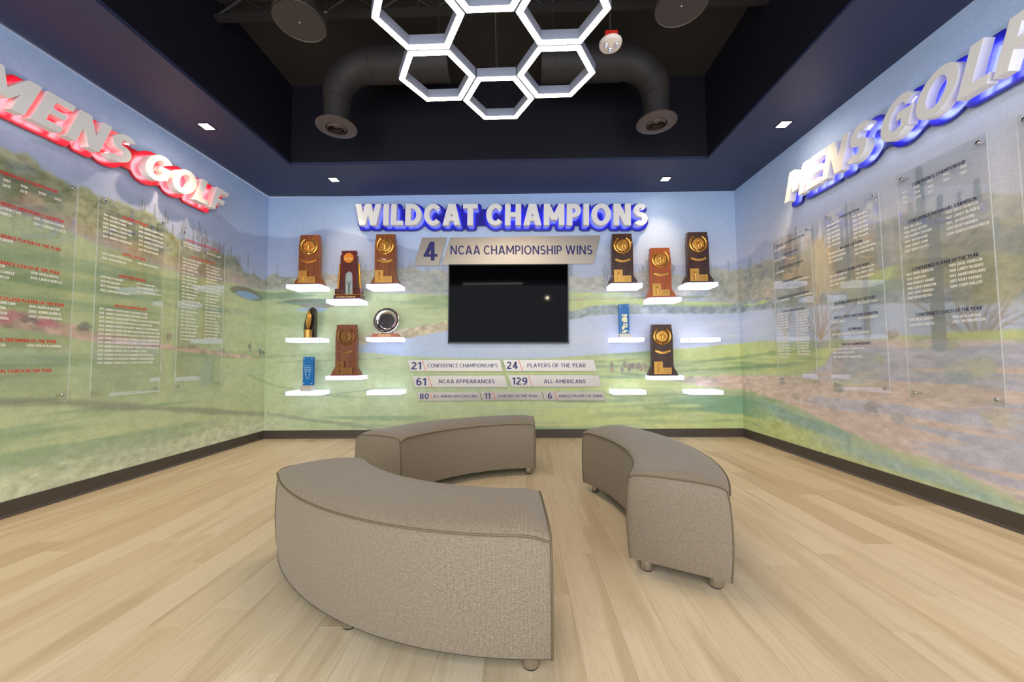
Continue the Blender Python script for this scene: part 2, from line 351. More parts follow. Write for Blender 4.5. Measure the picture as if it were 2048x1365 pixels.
    # streaks of shadow across the fairways
    def streak(pts, wd, rgb, al, soft=True):
        q = [PU(*p) for p in pts]
        us_ = [p[0] for p in q]; o = np.argsort(us_); uu = np.array(us_)[o]; zz = np.array([p[1] for p in q])[o]; L_ = max(uu[-1]-uu[0], .01)
        i0, i1 = np.searchsorted(u[0], uu[0]), np.searchsorted(u[0], uu[-1])
        if i1-i0 < 2: return
        U, Z = u[:, i0:i1], z[:, i0:i1]; t_ = (U-uu[0])/L_; e_ = np.clip(np.minimum(t_, 1-t_)*5, 0, 1) if soft else 1.0
        d_ = np.abs(Z-np.interp(U, uu, zz)+n5[:, i0:i1]*.03)+n2[:, i0:i1]*.03
        k_ = sstep(wd*1.7+.004, wd*.3, d_)*al*e_; w.c[:, i0:i1] += (np.asarray(rgb, float)-w.c[:, i0:i1])*k_[..., None]
    for pts, wd, al in [([(540, 727), (600, 723), (700, 720), (800, 716)], .006, .45), ([(470, 740), (520, 762), (560, 775), (640, 790), (760, 800)], .012, .35), ([(540, 788), (660, 790), (800, 775)], .008, .35), ([(1200, 742), (1300, 752), (1400, 768), (1470, 775)], .012, .5), ([(1340, 730), (1400, 724), (1470, 716), (1540, 706), (1650, 700)], .016, .5), ([(1340, 742), (1440, 738), (1540, 730), (1650, 722)], .014, .5), ([(1150, 780), (1250, 795), (1350, 790), (1450, 782)], .02, .35), ([(1150, 832), (1300, 828), (1470, 812)], .03, .3), ([(1200, 815), (1320, 808), (1440, 795)], .02, .3), ([(1140, 722), (1220, 724), (1300, 716)], .01, .4)]:
        streak(pts, wd, (96, 126, 92), al)
    # brown shadow line crossing the lower turf
    streak([(-200, 800), (0, 806), (100, 806), (250, 813), (400, 821), (529, 829)], .024, (126, 130, 106), .75, False)
    streak([(533, 829), (560, 831), (600, 838), (650, 844), (700, 850), (760, 860)], .02, (126, 138, 112), .75, False)
    low = sstep(.42, .12, z)*sstep(-2.6, -3.4, u); w.mix(low*.7, (196, 200, 168)); w.c += (low*n4*60)[..., None]
    # bunker and ponds on the left
    for x, y, ru, rz, c, al in [(490, 585, .27, .07, (110, 108, 92), .85), (495, 591, .21, .045, (120, 158, 200), .95), (632, 612, .24, .04, (126, 124, 116), .8), (626, 620, .22, .026, (140, 172, 206), .9)]:
        w.blob(PU(x, y), ru, rz, c, al, int(x), .2, 8)
    # pink gravel strip with cactus clumps, left
    tp = w.curve([(-400, 590), (0, 620), (60, 628), (120, 645), (200, 668), (330, 688), (420, 700), (490, 712), (540, 717), (560, 719)])
    bt = w.curve([(-400, 640), (0, 656), (60, 662), (120, 672), (200, 686), (330, 698), (420, 710), (490, 717), (540, 717), (560, 719)])
    gs = sstep(.015, -.015, z-tp-n2*.05)*sstep(-.012, .012, z-bt)*sstep(-2.95, -3.1, u)
    w.mix(gs*.85, (196, 160, 146)); w.c += (gs*fbm(u, z, .08, .06, 101, 3)*110)[..., None]*np.array([1.2, .8, .8])
    for x, y, ru, rz, c in [(30, 630, .05, .03, (200, 130, 140)), (95, 648, .07, .03, (206, 120, 132)), (168, 655, .05, .04, (110, 108, 100)), (60, 640, .05, .03, (120, 110, 104)), (10, 640, .05, .03, (206, 120, 132)), (338, 674, .03, .04, (150, 130, 116)), (500, 695, .03, .06, (112, 116, 112)), (512, 705, .05, .04, (176, 160, 130)), (520, 703, .05, .04, (108, 116, 108)), (527, 706, .03, .03, (100, 108, 100)), (445, 702, .05, .03, (130, 130, 116)), (490, 706, .03, .03, (150, 140, 116)), (385, 694, .04, .03, (150, 140, 120))]:
        w.blob(PU(x, y), ru, rz, c, .8, int(x*3+y), .6, 30)
    # lake
    lt = w.curve([(690, 702), (740, 684), (800, 680), (840, 672), (895, 662), (1000, 650), (1140, 641), (1180, 632), (1250, 628), (1350, 628), (1450, 628), (1476, 627), (1500, 622), (1560, 616), (1650, 610), (1750, 608), (1850, 606), (2048, 600), (2400, 596)])
    lb = w.curve([(690, 702), (740, 706), (800, 712), (880, 716), (1000, 718), (1100, 717), (1160, 712), (1280, 704), (1400, 695), (1450, 690), (1476, 688), (1520, 682), (1560, 682), (1640, 682), (1700, 678), (1790, 674), (1850, 672), (2048, 668), (2400, 662)])
    inl = sstep(PU(690, 700)[0], PU(740, 700)[0], u)
    lm = sstep(.012, -.012, z-lt+n4*.02)*sstep(-.01, .01, z-lb)*inl
    # bank above the lake
    bk = sstep(.13, .10, z-lt-n2*.05)*sstep(-.02, .0, z-lt)*inl
    tan = sstep(.5, -.5, u); bc = np.array([134, 146, 158])+(np.array([190, 172, 144])-np.array([134, 146, 158]))*tan[..., None]
    bc = bc+(fbm(u, z, .07, .06, 111, 3)*120)[..., None]; w.c += (bc-w.c)*(bk*.85)[..., None]
    lk = np.zeros_like(w.c); lk[:] = np.array([178, 190, 212]); lk += (np.array([196, 200, 214])-lk)*sstep(-.1, .3, n3)[..., None]
    lk += (np.array([152, 176, 208])-lk)*(sstep(1.0, -1.6, u)*.6)[..., None]
    w.c += (lk-w.c)*lm[..., None]
    # pale green slivers above the far bank
    streak([(900, 612), (1140, 600), (1240, 598), (1300, 600)], .012, (168, 150, 130), .5)
    streak([(1140, 606), (1250, 606), (1400, 610), (1476, 611)], .016, (176, 196, 112), .7)
    streak([(1140, 592), (1200, 588), (1280, 590)], .01, (184, 204, 110), .8)
    streak([(1480, 611), (1510, 609), (1550, 598)], .012, (180, 200, 110), .8)
    # right wall: strip of fairway seen through the trees
    gs = w.curve([(1640, 575), (1700, 568), (1790, 546), (1850, 540), (2048, 500), (2400, 440)])
    k = sstep(.055, .035, np.abs(z-gs+n2*.03))*sstep(PU(1640, 570)[0], PU(1740, 560)[0], u)*.85
    w.mix(k, (182, 202, 118)); w.mix(sstep(.05, .03, np.abs(z-gs+.085+n2*.03))*sstep(PU(1640, 570)[0], PU(1740, 560)[0], u)*.6, (120, 150, 122))
    # big loose bushes and bare trees, right wall
    for i in range(38):
        x = rng.uniform(1560, 2200); y = 560-(x-1560)*.15+rng.uniform(-40, 45)
        w.blob(PU(x, y), rng.uniform(.08, .22), rng.uniform(.06, .14), rng.choice([(150, 148, 112), (170, 160, 124), (134, 136, 116), (178, 160, 138), (126, 132, 126)]), .5, i+200, .8, 34)
    w.blob(PU(1632, 545), .2, .34, (192, 178, 138), .75, 301, .6, 30)
    def tree(x, y, hgt, spread, rgb, n=9, seed=1, wd=.014):
        r2 = random.Random(seed); p0 = PU(x, y)
        for i in range(n):
            a = (i/(n-1)-.5)*2*spread+r2.uniform(-.1, .1); p = p0; wdt = wd; L = hgt*.34
            for j in range(4):
                q = (p[0]+math.sin(a)*L, p[1]+math.cos(a)*L); w.seg(p, q, wdt, wdt*.75, rgb, .6)
                if j: w.seg(p, (p[0]+math.sin(a+.6)*L*.7, p[1]+math.cos(a+.6)*L*.7), wdt*.6, wdt*.35, rgb, .6)
                p = q; wdt *= .72; a += r2.uniform(-.28, .28); L *= .8
    tree(1642, 678, .5, .8, (158, 130, 108), 9, 1, .011); tree(1570, 672, .45, .75, (164, 144, 124), 8, 2, .009); tree(1958, 692, .5, .8, (150, 136, 122), 11, 3, .011)
    for i in range(26):
        x = rng.uniform(1850, 2048); y = rng.uniform(520, 600); w.blob(PU(x, y), rng.uniform(.05, .13), rng.uniform(.04, .08), rng.choice([(150, 148, 110), (164, 158, 116), (140, 142, 120)]), .5, i+400, .9, 40)
    # desert floor, right wall
    dt = w.curve([(1330, 762), (1360, 757), (1420, 752), (1476, 752), (1540, 752), (1600, 752), (1640, 735), (1662, 712), (1680, 690), (1700, 682), (1790, 680), (1850, 680), (2048, 680), (2400, 684)])
    db = w.curve([(1330, 762), (1360, 765), (1420, 775), (1476, 778), (1530, 792), (1600, 818), (1700, 866), (1800, 905), (1900, 934), (1960, 965), (2048, 1010), (2400, 1230)])
    dm = sstep(.015, -.015, z-dt-n4*.04)*sstep(-.02, .02, z-db+n2*.05)*sstep(PU(1340, 760)[0], PU(1400, 760)[0], u)
    ds = np.zeros_like(w.c); ds[:] = np.array([206, 178, 164]); sh = sstep(-.02, .1, n3+.5*n5+.1*sstep(3.8, 5.5, u)); ds += (np.array([164, 166, 188])-ds)*(sh*.85*sstep(2.9, 4.0, u))[..., None]
    ds += (fbm(u, z, .06, .025, 121, 4)*60)[..., None]
    w.c += (ds-w.c)*(dm*.95)[..., None]
    streak([(1850, 672), (1950, 672), (2100, 668)], .018, (196, 206, 118), .9); streak([(1795, 677), (1850, 676)], .012, (190, 200, 122), .7)
    for x, y, ru, rz, c in [(1880, 697, .05, .03, (138, 146, 160)), (1838, 688, .06, .05, (168, 168, 130)), (1905, 688, .05, .05, (160, 160, 124)), (1935, 736, .12, .07, (178, 178, 150)), (1915, 752, .07, .05, (150, 164, 168)), (1565, 766, .05, .035, (140, 138, 130)), (1592, 792, .06, .035, (160, 150, 136)), (1678, 780, .05, .035, (134, 136, 130)), (1725, 785, .04, .05, (186, 168, 132)), (1745, 815, .08, .045, (140, 132, 128)), (1795, 838, .05, .04, (150, 152, 150)), (2000, 838, .09, .05, (184, 172, 142)), (1640, 690, .1, .04, (140, 142, 140)), (1670, 668, .06, .04, (112, 128, 118)), (1785, 668, .05, .03, (160, 140, 118)), (1760, 720, .05, .03, (172, 162, 130)), (1662, 818, .06, .03, (156, 146, 138))]:
        w.blob(PU(x, y), ru, rz, c, .75, int(x*2+y), .7, 34)
    # turf at the foot of the right wall
    yg = sstep(.0, .12, (db-z)+n2*.12)*sstep(PU(1476, 800)[0], PU(1560, 830)[0], u)
    tq = sstep(.05, .25, (db-z)+n3*.3); tg = np.array([134, 168, 158])+(np.array([182, 196, 120])-np.array([134, 168, 158]))*tq[..., None]
    tg = tg+(n4*50+n2*26)[..., None]; w.c += (tg-w.c)*(yg*.9)[..., None]
    # clumps of prickly pear right of centre
    for i in range(16):
        x = rng.uniform(1222, 1306); w.blob(PU(x, 740+rng.uniform(-10, 6)), .028, .045, rng.choice([(112, 112, 106), (160, 140, 110), (126, 116, 106)]), .8, i+500, .5, 20)
    for i in range(8):
        x = rng.uniform(1365, 1440); w.blob(PU(x, 758+rng.uniform(-5, 5)), .05, .03, (164, 156, 140), .6, i+530, .7, 24)
    # tall saguaros, right wall
    sg = (124, 140, 148)
    cact(1844, 337, 470, .03, sg, 0, .75)
    for a, b, c, d in [(1825, 470, 1820, 410), (1825, 470, 1846, 478), (1875, 455, 1880, 395), (1846, 462, 1872, 455)]: w.seg(PU(a, b), PU(c, d), .018, .018, sg, .7)
    cact(1879, 446, 690, .045, (130, 134, 128), 0, .8); cact(1955, 362, 400, .02, sg, 0, .7); cact(1993, 440, 470, .018, sg, 0, .6); cact(1920, 385, 420, .012, sg, 0, .6)
    cact(1698, 405, 560, .014, (128, 136, 140), 2, .65); cact(1735, 548, 672, .03, (130, 132, 126), 0, .75); cact(1757, 448, 480, .012, sg, 0, .6); cact(1767, 443, 470, .01, sg, 0, .6)
    w.c += (n4*9)[..., None]
    w.c += (np.array([226, 232, 244])-w.c)*.05  # pale veil over the whole mural, standing in for the walls' glossy sheen
    w.c += (np.array([206, 204, 216])-w.c)*(.14*sstep(3.0, 4.2, u))[..., None]      # bright haze over the right wall, mixed into its colours
    w.c = 255*(np.clip(w.c, 0, 255)/255)**.84
    np.clip(w.c, 0, 255, out=w.c)

def make_wall(name, us, zs, to_xyz, m):
    w = Wall(us, zs); paint(w)
    nu, nz = len(us), len(zs); N = nu*nz
    P = to_xyz(w.u, w.z).reshape(-1, 3)
    idx = np.arange(N).reshape(nz, nu); q = np.stack([idx[:-1, :-1], idx[:-1, 1:], idx[1:, 1:], idx[1:, :-1]], -1).reshape(-1, 4)
    me = bpy.data.meshes.new(name); me.vertices.add(N); me.vertices.foreach_set('co', P.astype(np.float32).ravel())
    me.loops.add(q.size); me.loops.foreach_set('vertex_index', q.astype(np.int32).ravel())
    me.polygons.add(len(q)); me.polygons.foreach_set('loop_start', np.arange(0, q.size, 4, dtype=np.int32))
    me.update(calc_edges=True)
    at = me.color_attributes.new('mural', 'FLOAT_COLOR', 'POINT')
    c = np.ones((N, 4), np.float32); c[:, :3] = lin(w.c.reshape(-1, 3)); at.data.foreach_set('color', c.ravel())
    me.materials.append(m); o = bpy.data.objects.new(name, me); COL.objects.link(o); return struct(o)

mural = bpy.data.materials.new('printed_mural'); mural.use_nodes = True
nt = mural.node_tree; p = nt.nodes['Principled BSDF']; an = nt.nodes.new('ShaderNodeAttribute'); an.attribute_name = 'mural'
tcn = nt.nodes.new('ShaderNodeTexCoord'); nz = nt.nodes.new('ShaderNodeTexNoise'); nz.inputs['Scale'].default_value = 90; nz.inputs['Detail'].default_value = 4
mr = nt.nodes.new('ShaderNodeMapRange'); mr.inputs['From Min'].default_value = .3; mr.inputs['From Max'].default_value = .7; mr.inputs['To Min'].default_value = .93; mr.inputs['To Max'].default_value = 1.07
mx = nt.nodes.new('ShaderNodeMix'); mx.data_type = 'RGBA'; mx.blend_type = 'MULTIPLY'; mx.inputs[0].default_value = 1
nt.links.new(tcn.outputs['Object'], nz.inputs['Vector']); nt.links.new(nz.outputs[0], mr.inputs[0])
nt.links.new(an.outputs['Color'], mx.inputs[6]); nt.links.new(mr.outputs[0], mx.inputs[7]); nt.links.new(mx.outputs[2], p.inputs['Base Color'])
p.inputs['Roughness'].default_value = .55; p.inputs['Specular IOR Level'].default_value = .3
# ------------------------------------------------------------------ room shell
zs = np.arange(0, 3.0201, .008)
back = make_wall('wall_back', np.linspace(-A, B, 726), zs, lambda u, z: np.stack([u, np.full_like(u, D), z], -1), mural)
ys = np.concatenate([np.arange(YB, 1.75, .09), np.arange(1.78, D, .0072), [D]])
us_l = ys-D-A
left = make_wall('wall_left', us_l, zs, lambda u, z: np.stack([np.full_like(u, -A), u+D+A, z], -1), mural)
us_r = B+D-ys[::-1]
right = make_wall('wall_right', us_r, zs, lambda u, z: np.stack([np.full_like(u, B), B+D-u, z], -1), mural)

m_base = mat('vinyl_base', (74, 66, 58), .45, bump=(60, .2))
def base(name, x0, x1, y0, y1):
    mb = MB()
    if abs(x1-x0) > abs(y1-y0): mb.prism([(x0, 0), (x1, 0), (x1, .1), (x0, .1)], y0, y1)
    else: mb.box(min(x0, x1), max(x0, x1), y0, y1, 0, .1)
    # little cove toe
    if abs(x1-x0) > abs(y1-y0): mb.add([(x0, y0, .001), (x1, y0, .001), (x1, y0-.012, .001), (x0, y0-.012, .001), (x0, y0, .016), (x1, y0, .016)], [(0, 1, 2, 3), (3, 2, 5, 4), (0, 3, 4), (1, 5, 2)])
    else:
        s = 1 if x1 > x0 else -1
        mb.add([(x1, y0, .001), (x1, y1, .001), (x1+s*.012, y1, .001), (x1+s*.012, y0, .001), (x1, y0, .016), (x1, y1, .016)], [(0, 1, 2, 3), (3, 2, 5, 4), (0, 3, 4), (1, 5, 2)])
    return struct(mb.build(name, m_base))
base('baseboard_back', -A, B, D-.006, D); base('baseboard_left', -A, -A+.006, YB, D-.006); base('baseboard_right', B, B-.006, YB, D-.006)

# floor: vinyl planks, every one its own piece
def plank_mat():
    m = bpy.data.materials.new('oak_plank'); m.use_nodes = True; nt = m.node_tree; L = nt.links; N = nt.nodes; p = N['Principled BSDF']
    tc = N.new('ShaderNodeTexCoord'); oi = N.new('ShaderNodeObjectInfo')
    va = N.new('ShaderNodeVectorMath'); va.operation = 'MULTIPLY_ADD'
    cb = N.new('ShaderNodeCombineXYZ'); L.new(oi.outputs['Random'], cb.inputs[0]); L.new(oi.outputs['Random'], cb.inputs[1])
    va.inputs[1].default_value = (37, 53, 0); L.new(cb.outputs[0], va.inputs[0]); L.new(tc.outputs['Object'], va.inputs[2])
    def noise(sc, det, dist=0):
        mp = N.new('ShaderNodeMapping'); mp.inputs['Scale'].default_value = sc; nz = N.new('ShaderNodeTexNoise'); nz.inputs['Scale'].default_value = 1
        nz.inputs['Detail'].default_value = det; nz.inputs['Distortion'].default_value = dist; L.new(va.outputs[0], mp.inputs[0]); L.new(mp.outputs[0], nz.inputs['Vector']); return nz.outputs[0]
    def ramp(x, stops):
        r = N.new('ShaderNodeValToRGB'); e = r.color_ramp.elements
        while len(e) < len(stops): e.new(.5)
        for k, (pp, c) in enumerate(stops): e[k].position = pp; e[k].color = c if len(c) == 4 else lc(*c)
        L.new(x, r.inputs[0]); return r.outputs[0]
    tone = ramp(oi.outputs['Random'], [(0, (200, 179, 146)), (.3, (208, 189, 157)), (.6, (213, 196, 166)), (.85, (204, 185, 152)), (1, (192, 171, 139))])
    g1 = ramp(noise((9, .7, 1), 3, .6), [(.35, (.80, .76, .70, 1)), (.5, (1, 1, 1, 1)), (.68, (1.0, 1.0, 1.0, 1))])
    # cathedral grain: rings cut by the board
    gn = noise((5, .45, 1), 2, .4); mu = N.new('ShaderNodeMath'); mu.operation = 'MULTIPLY'; mu.inputs[1].default_value = 26; L.new(gn, mu.inputs[0])
    fr = N.new('ShaderNodeMath'); fr.operation = 'FRACT'; L.new(mu.outputs[0], fr.inputs[0])
    g2 = ramp(fr.outputs[0], [(0, (.84, .80, .74, 1)), (.25, (1, 1, 1, 1)), (.8, (1.0, 1.0, 1.0, 1)), (1, (.9, .87, .83, 1))])
    g3 = ramp(noise((160, 3, 1), 2), [(.35, (.93, .91, .88, 1)), (.6, (1.0, 1.0, 1.0, 1))])
    def mul(a, b, f):
        x = N.new('ShaderNodeMix'); x.data_type = 'RGBA'; x.blend_type = 'MULTIPLY'; x.inputs[0].default_value = f; L.new(a, x.inputs[6]); L.new(b, x.inputs[7]); return x.outputs[2]
    c = mul(mul(mul(tone, g1, .8), g2, .45), g3, .9); L.new(c, p.inputs['Base Color'])
    p.inputs['Roughness'].default_value = .42; p.inputs['Specular IOR Level'].default_value = .35
    bn = N.new('ShaderNodeBump'); bn.inputs['Strength'].default_value = .25; bn.inputs['Distance'].default_value = .0008; L.new(noise((150, 4, 1), 3), bn.inputs['Height']); L.new(bn.outputs[0], p.inputs['Normal'])
    return m
m_plank = plank_mat()
floor = struct(MB().box(-A-.05, B+.05, YB, D+.05, -.06, -.0042).build('floor', mat('floor_bed', (120, 98, 70), .8)))
PWD, PLN = .1524, 1.22; rng = random.Random(11); _pm = {}
def plank(x0, x1, y0, y1):
    w, l = round(x1-x0, 4), round(y1-y0, 4)
    if (w, l) not in _pm:
        g = .0002; c = .0006
        a, b, e, f = -w/2+g, w/2-g, -l/2+g, l/2-g; mb = MB()
        mb.add([(a, e, -.004), (b, e, -.004), (b, f, -.004), (a, f, -.004), (a, e, -c), (b, e, -c), (b, f, -c), (a, f, -c), (a+c, e+c, 0), (b-c, e+c, 0), (b-c, f-c, 0), (a+c, f-c, 0)],
               [(8, 9, 10, 11), (4, 5, 9, 8), (5, 6, 10, 9), (6, 7, 11, 10), (7, 4, 8, 11), (0, 1, 5, 4), (1, 2, 6, 5), (2, 3, 7, 6), (3, 0, 4, 7), (3, 2, 1, 0)])
        o = mb.build('plank', m_plank, floor); _pm[(w, l)] = o.data
    else:
        o = bpy.data.objects.new('plank', _pm[(w, l)]); COL.objects.link(o); o.parent = floor
    o.location = ((x0+x1)/2, (y0+y1)/2, 0)
x = -A
while x < B-.001:
    x1 = min(x+PWD, B); y = .35-rng.choice([0, .1, .2, .3, .4, .5, .6, .7, .8, .9, 1.0, 1.1])
    first = True
    while y < D-.001:
        y0 = max(y, .35-.6); y1 = min(y+PLN, D)
        if y1-y0 > .02 and y1 > .4: plank(x, x1, y0, y1)
        y += PLN
    x = x1
# the planks behind the camera, joined
mb = MB(); x = -A
while x < B-.001:
    x1 = min(x+PWD, B); mb.box(x+.0006, x1-.0006, YB, -.28, -.004, 0); x = x1
o = mb.build('rear_planks', m_plank, floor); o['kind'] = 'stuff'

# ceiling: dropped soffit ring, recess sides, dark deck over
m_soff = mat('navy_soffit', (46, 52, 80), .5, spec=.5, bump=(140, .08))
m_fas = mat('navy_recess', (8, 8, 24), .6)
m_deck = mat('dark_deck', (42, 36, 31), .85, bump=(12, .3))
def slab(mb, x0, x1, y0, y1, t=.03):
    vs = [(x, y, ztop(x)+dz) for dz in (0, t) for y in (y0, y1) for x in (x0, x1)]
    mb.add(vs, [(0, 1, 3, 2), (4, 6, 7, 5), (0, 4, 5, 1), (2, 3, 7, 6), (0, 2, 6, 4), (1, 5, 7, 3)])
OPF = -.7           # near edge of the opening, behind the camera
mb = MB(); slab(mb, -A-.02, -SL, YB, D+.02); slab(mb, SR, B+.02, YB, D+.02); slab(mb, -SL, SR, SI, D+.02); slab(mb, -SL, SR, YB, OPF)
ceiling = struct(mb.build('ceiling', m_soff))
ZD = 3.70; ZT = 3.88
mb = MB(); zb = 2.992
mb.box(-SL-.03, -SL, OPF-.03, SI+.03, zb+.056, ZT); struct(mb.build('trim_1', m_fas))
mb = MB(); mb.box(SR, SR+.03, OPF-.03, SI+.03, zb+.02, ZT); struct(mb.build('trim_2', m_fas))
mb = MB(); mb.add([(-SL, SI, ztop(-SL)+.031), (SR, SI, ztop(SR)+.031), (SR, SI+.03, ztop(SR)+.031), (-SL, SI+.03, ztop(-SL)+.031), (-SL, SI, ZT), (SR, SI, ZT), (SR, SI+.03, ZT), (-SL, SI+.03, ZT)], [(0, 1, 5, 4), (1, 2, 6, 5), (2, 3, 7, 6), (3, 0, 4, 7), (4, 5, 6, 7), (0, 3, 2, 1)]); struct(mb.build('trim_3', m_fas))
mb = MB(); mb.box(-SL, SR, OPF-.03, OPF, zb+.03, ZT); struct(mb.build('trim_4', m_fas))
deck = MB(); deck.box(-SL-.1, SR+.1, OPF-.1, SI+.1, ZT, ZT+.06)
o = struct(deck.build('trim_5', m_deck))
m_steel = mat('painted_steel', (34, 31, 30), .6)
for k, yj in enumerate((2.85, 1.9, .9)):       # open web joists under the deck
    mb = MB(); mb.box(-SL, SR, yj-.03, yj+.03, ZD+.15, ZD+.195); mb.box(-SL, SR, yj-.025, yj+.025, ZD-.02, ZD+.015)
    xx = -SL; up = False
    while xx < SR-.2:
        mb.tube([(xx, yj, ZD+(.16 if up else .01)), (xx+.22, yj, ZD+(.01 if up else .16))], .011, 6); xx += .22; up = not up
    tag(mb.build('steel_joist', m_steel), 'dark painted open web steel joist under the ceiling deck, %s' % ['behind the far hexagons', 'behind the near hexagons', 'nearest the viewer'][k], 'joist')

# ducts and diffusers
m_duct = mat('painted_duct', (50, 45, 43), .6, metal=.0, noise=((42, 38, 38), (3, 3, 3), 3))
m_diff = mat('painted_diffuser', (80, 68, 62), .4)
m_dark = mat('near_black', (20, 20, 22), .5)
def diffuser_drop(name_side, px, py, z, d, duct_x0, ydz, label_d):
    c = on_z(px, py, z); R = d/2
    g = empty('ceiling_diffuser', (c[0], c[1], z))
    mb = MB().lathe([(R*.52, .0), (R*.60, -.004), (R, .012), (R, .02), (R*.7, .035), (R*.55, .06)], n=40, caps=False); mb.build('outer_cone', m_diff, g)
    for k, (r1, r2, zz) in enumerate(((.50, .40, .012), (.38, .27, .02), (.25, .0, .028))):
        MB().lathe([(R*r2, -.022+zz), (R*r1, zz), (R*r1, zz+.008), (R*r2, zz+.002)], n=32, caps=False).build('inner_cone', m_diff, g)
    MB().lathe([(0, .024), (.012, .022), (.014, .03)], n=10).build('hub_screw', m_chrome, g)
    tag(g, label_d, 'diffuser', 'round ceiling diffusers')
    return c
m_chrome = mat('polished_metal', (215, 215, 215), .12, metal=1)
m_brush = mat('brushed_steel', (190, 186, 180), .3, metal=1)
cL = diffuser_drop('l', 673, 258, 3.02, .345, 0, 0, 'round stepped ceiling diffuser under the duct elbow, left of the hexagon light')
cR = diffuser_drop('r', 1313, 249, 3.02, .345, 0, 0, 'round stepped ceiling diffuser under the duct elbow, right of the hexagon light')
def duct(c, side, label):
    zc = 3.60; r = .15; pts = []
    g = MB(); R2 = .3; x, y = c[0], c[1]
    pts = [(x, y, 3.06), (x, y, 3.17), (x, y, 3.28)]
    for k in range(1, 8):
        a = k/8*math.pi/2; pts.append((x-side*R2*(1-math.cos(a))*-1, y, 3.30+R2*math.sin(a)))
    pts += [(x+side*(R2+.02), y, zc), (x+side*1.02, y, zc)]
    rr = [.105, .105, .112]+[.125+.003*k for k in range(7)]+[r, r]
    o = g.tube(pts, rr, 24).build('duct_run', m_duct)
    e = empty('air_duct', (x, y, 3.06)); o.parent = e; o.matrix_parent_inverse = Matrix.Translation((-x, -y, -3.06))
    for k in (2, 4, 6, 8, 10):
        p0 = Vector(pts[k]); p1 = Vector(pts[min(k+1, len(pts)-1)]); d = (p1-p0).normalized() if (p1-p0).length > 0 else Vector((side, 0, 0))
        s = MB().tube([p0-d*.008, p0+d*.008], rr[k]+.004, 24).build('seam_band', m_duct, e); s.matrix_parent_inverse = Matrix.Translation((-x, -y, -3.06))
    tag(e, label, 'duct')
duct(cL, 1, 'dark round air duct turning down to the left diffuser')
duct(cR, -1, 'dark round air duct turning down to the right diffuser')
def plate_diffuser(px, py, z, d, label):
    c = on_z(px, py, z); R = d/2; g = empty('plate_diffuser', (c[0], c[1], z))
    m_pl = m_plate
    MB().lathe([(R, .0), (R, .012), (R-.006, .014), (R-.006, .002), (R-.004, 0)], n=44, caps=False).build('rim', m_rim, g)
    MB().lathe([(0, .0035), (R-.006, .0035), (R-.006, .01), (0, .01)], n=44).build('face_plate', m_pl, g)
    MB().lathe([(0, -.003), (.006, -.002), (.007, .003)], n=10).build('centre_screw', m_chrome, g)
    MB().lathe([(R*.82, .014), (R*.78, .1), (R*.55, .16), (R*.55, .62)], n=32).build('collar', m_duct, g)
    tag(g, label, 'diffuser', 'flat round plate diffusers')
m_plate = mat('diffuser_plate', (58, 48, 44), .5); m_rim = mat('diffuser_rim', (120, 112, 104), .3, metal=.6)
plate_diffuser(599, 45, 3.12, .315, 'flat round plate diffuser with thin bright rim, left of the hexagon light')
plate_diffuser(1363, 12, 3.12, .315, 'flat round plate diffuser with thin bright rim, right of the hexagon light')
c = on_z(651, 50, 3.3); e = MB().tube([(c[0], c[1], 3.22), (c[0], c[1], 3.62), (c[0], c[1], ZT)], .004, 6).tube([(c[0]-.012, c[1], 3.4), (c[0]+.012, c[1], 3.4)], .008, 8).build('hanger_rod', m_brush); tag(e, 'thin bright threaded hanger rod beside the left plate diffuser', 'rod')

# downlights in the soffit
m_lens = mat('lamp_lens', (255, 250, 240), .5, emit=(255, 244, 226), es=16.0)
m_trim = mat('downlight_trim', (46, 46, 52), .4)
def downlight(x, y, label, tgt, seen=True):
    z = ztop(x); g = empty('square_downlight', (x, y, z)); s = .052
    mb = MB()
    for a, b, c, d in ((-s, s, -s, -s+.010), (-s, s, s-.010, s), (-s, -s+.010, -s+.010, s-.010), (s-.010, s, -s+.010, s-.010)): mb.box(a, b, c, d, -.005, 0)
    mb.build('trim_ring', m_trim, g)
    MB().box(-s+.011, s-.011, -s+.011, s-.011, -.0035, -.001).build('lens', m_lens, g)
    tag(g, label, 'downlight')
    v = Vector(tgt)-Vector((x, y, z)); q = v.to_track_quat('-Z', 'Y')
    l = lamp('downlight_beam', 'SPOT', (0, 0, -.012), DOWN_E*(.5 if abs(tgt[1]-y) > .01 else 1), (1, .72, .44), spot_size=rad(92), spot_blend=.85, shadow_soft_size=.028)
    l.parent = g; l.rotation_euler = q.to_euler()
for px, py, tx, ty, lab in [(413, 257, -.17, 0, 'square downlight in the navy soffit in front of the red sign'), (668, 362, 0, .17, 'left of the two square downlights by the trophy wall'),
                       (1331, 356, 0, .17, 'right of the two square downlights by the trophy wall'), (1567, 245, .17, 0, 'square downlight in the navy soffit in front of the blue MENS GOLF sign')]:
    c = on_z(px, py, 3.0); downlight(c[0], c[1], lab, (c[0]+tx, c[1]+ty, 1.9))
for x, y, tx, s in [(-2.79, 1.25, -.17, 'left'), (2.29, 1.3, .17, 'right'), (-2.79, -.5, -.17, 'far left'), (2.29, -.5, .17, 'far right')]:
    downlight(x, y, 'small square downlight in the %s side soffit beside the viewer%s' % (s.split()[-1], ', farther back' if 'far' in s else ''), (x+tx, y, 1.9))

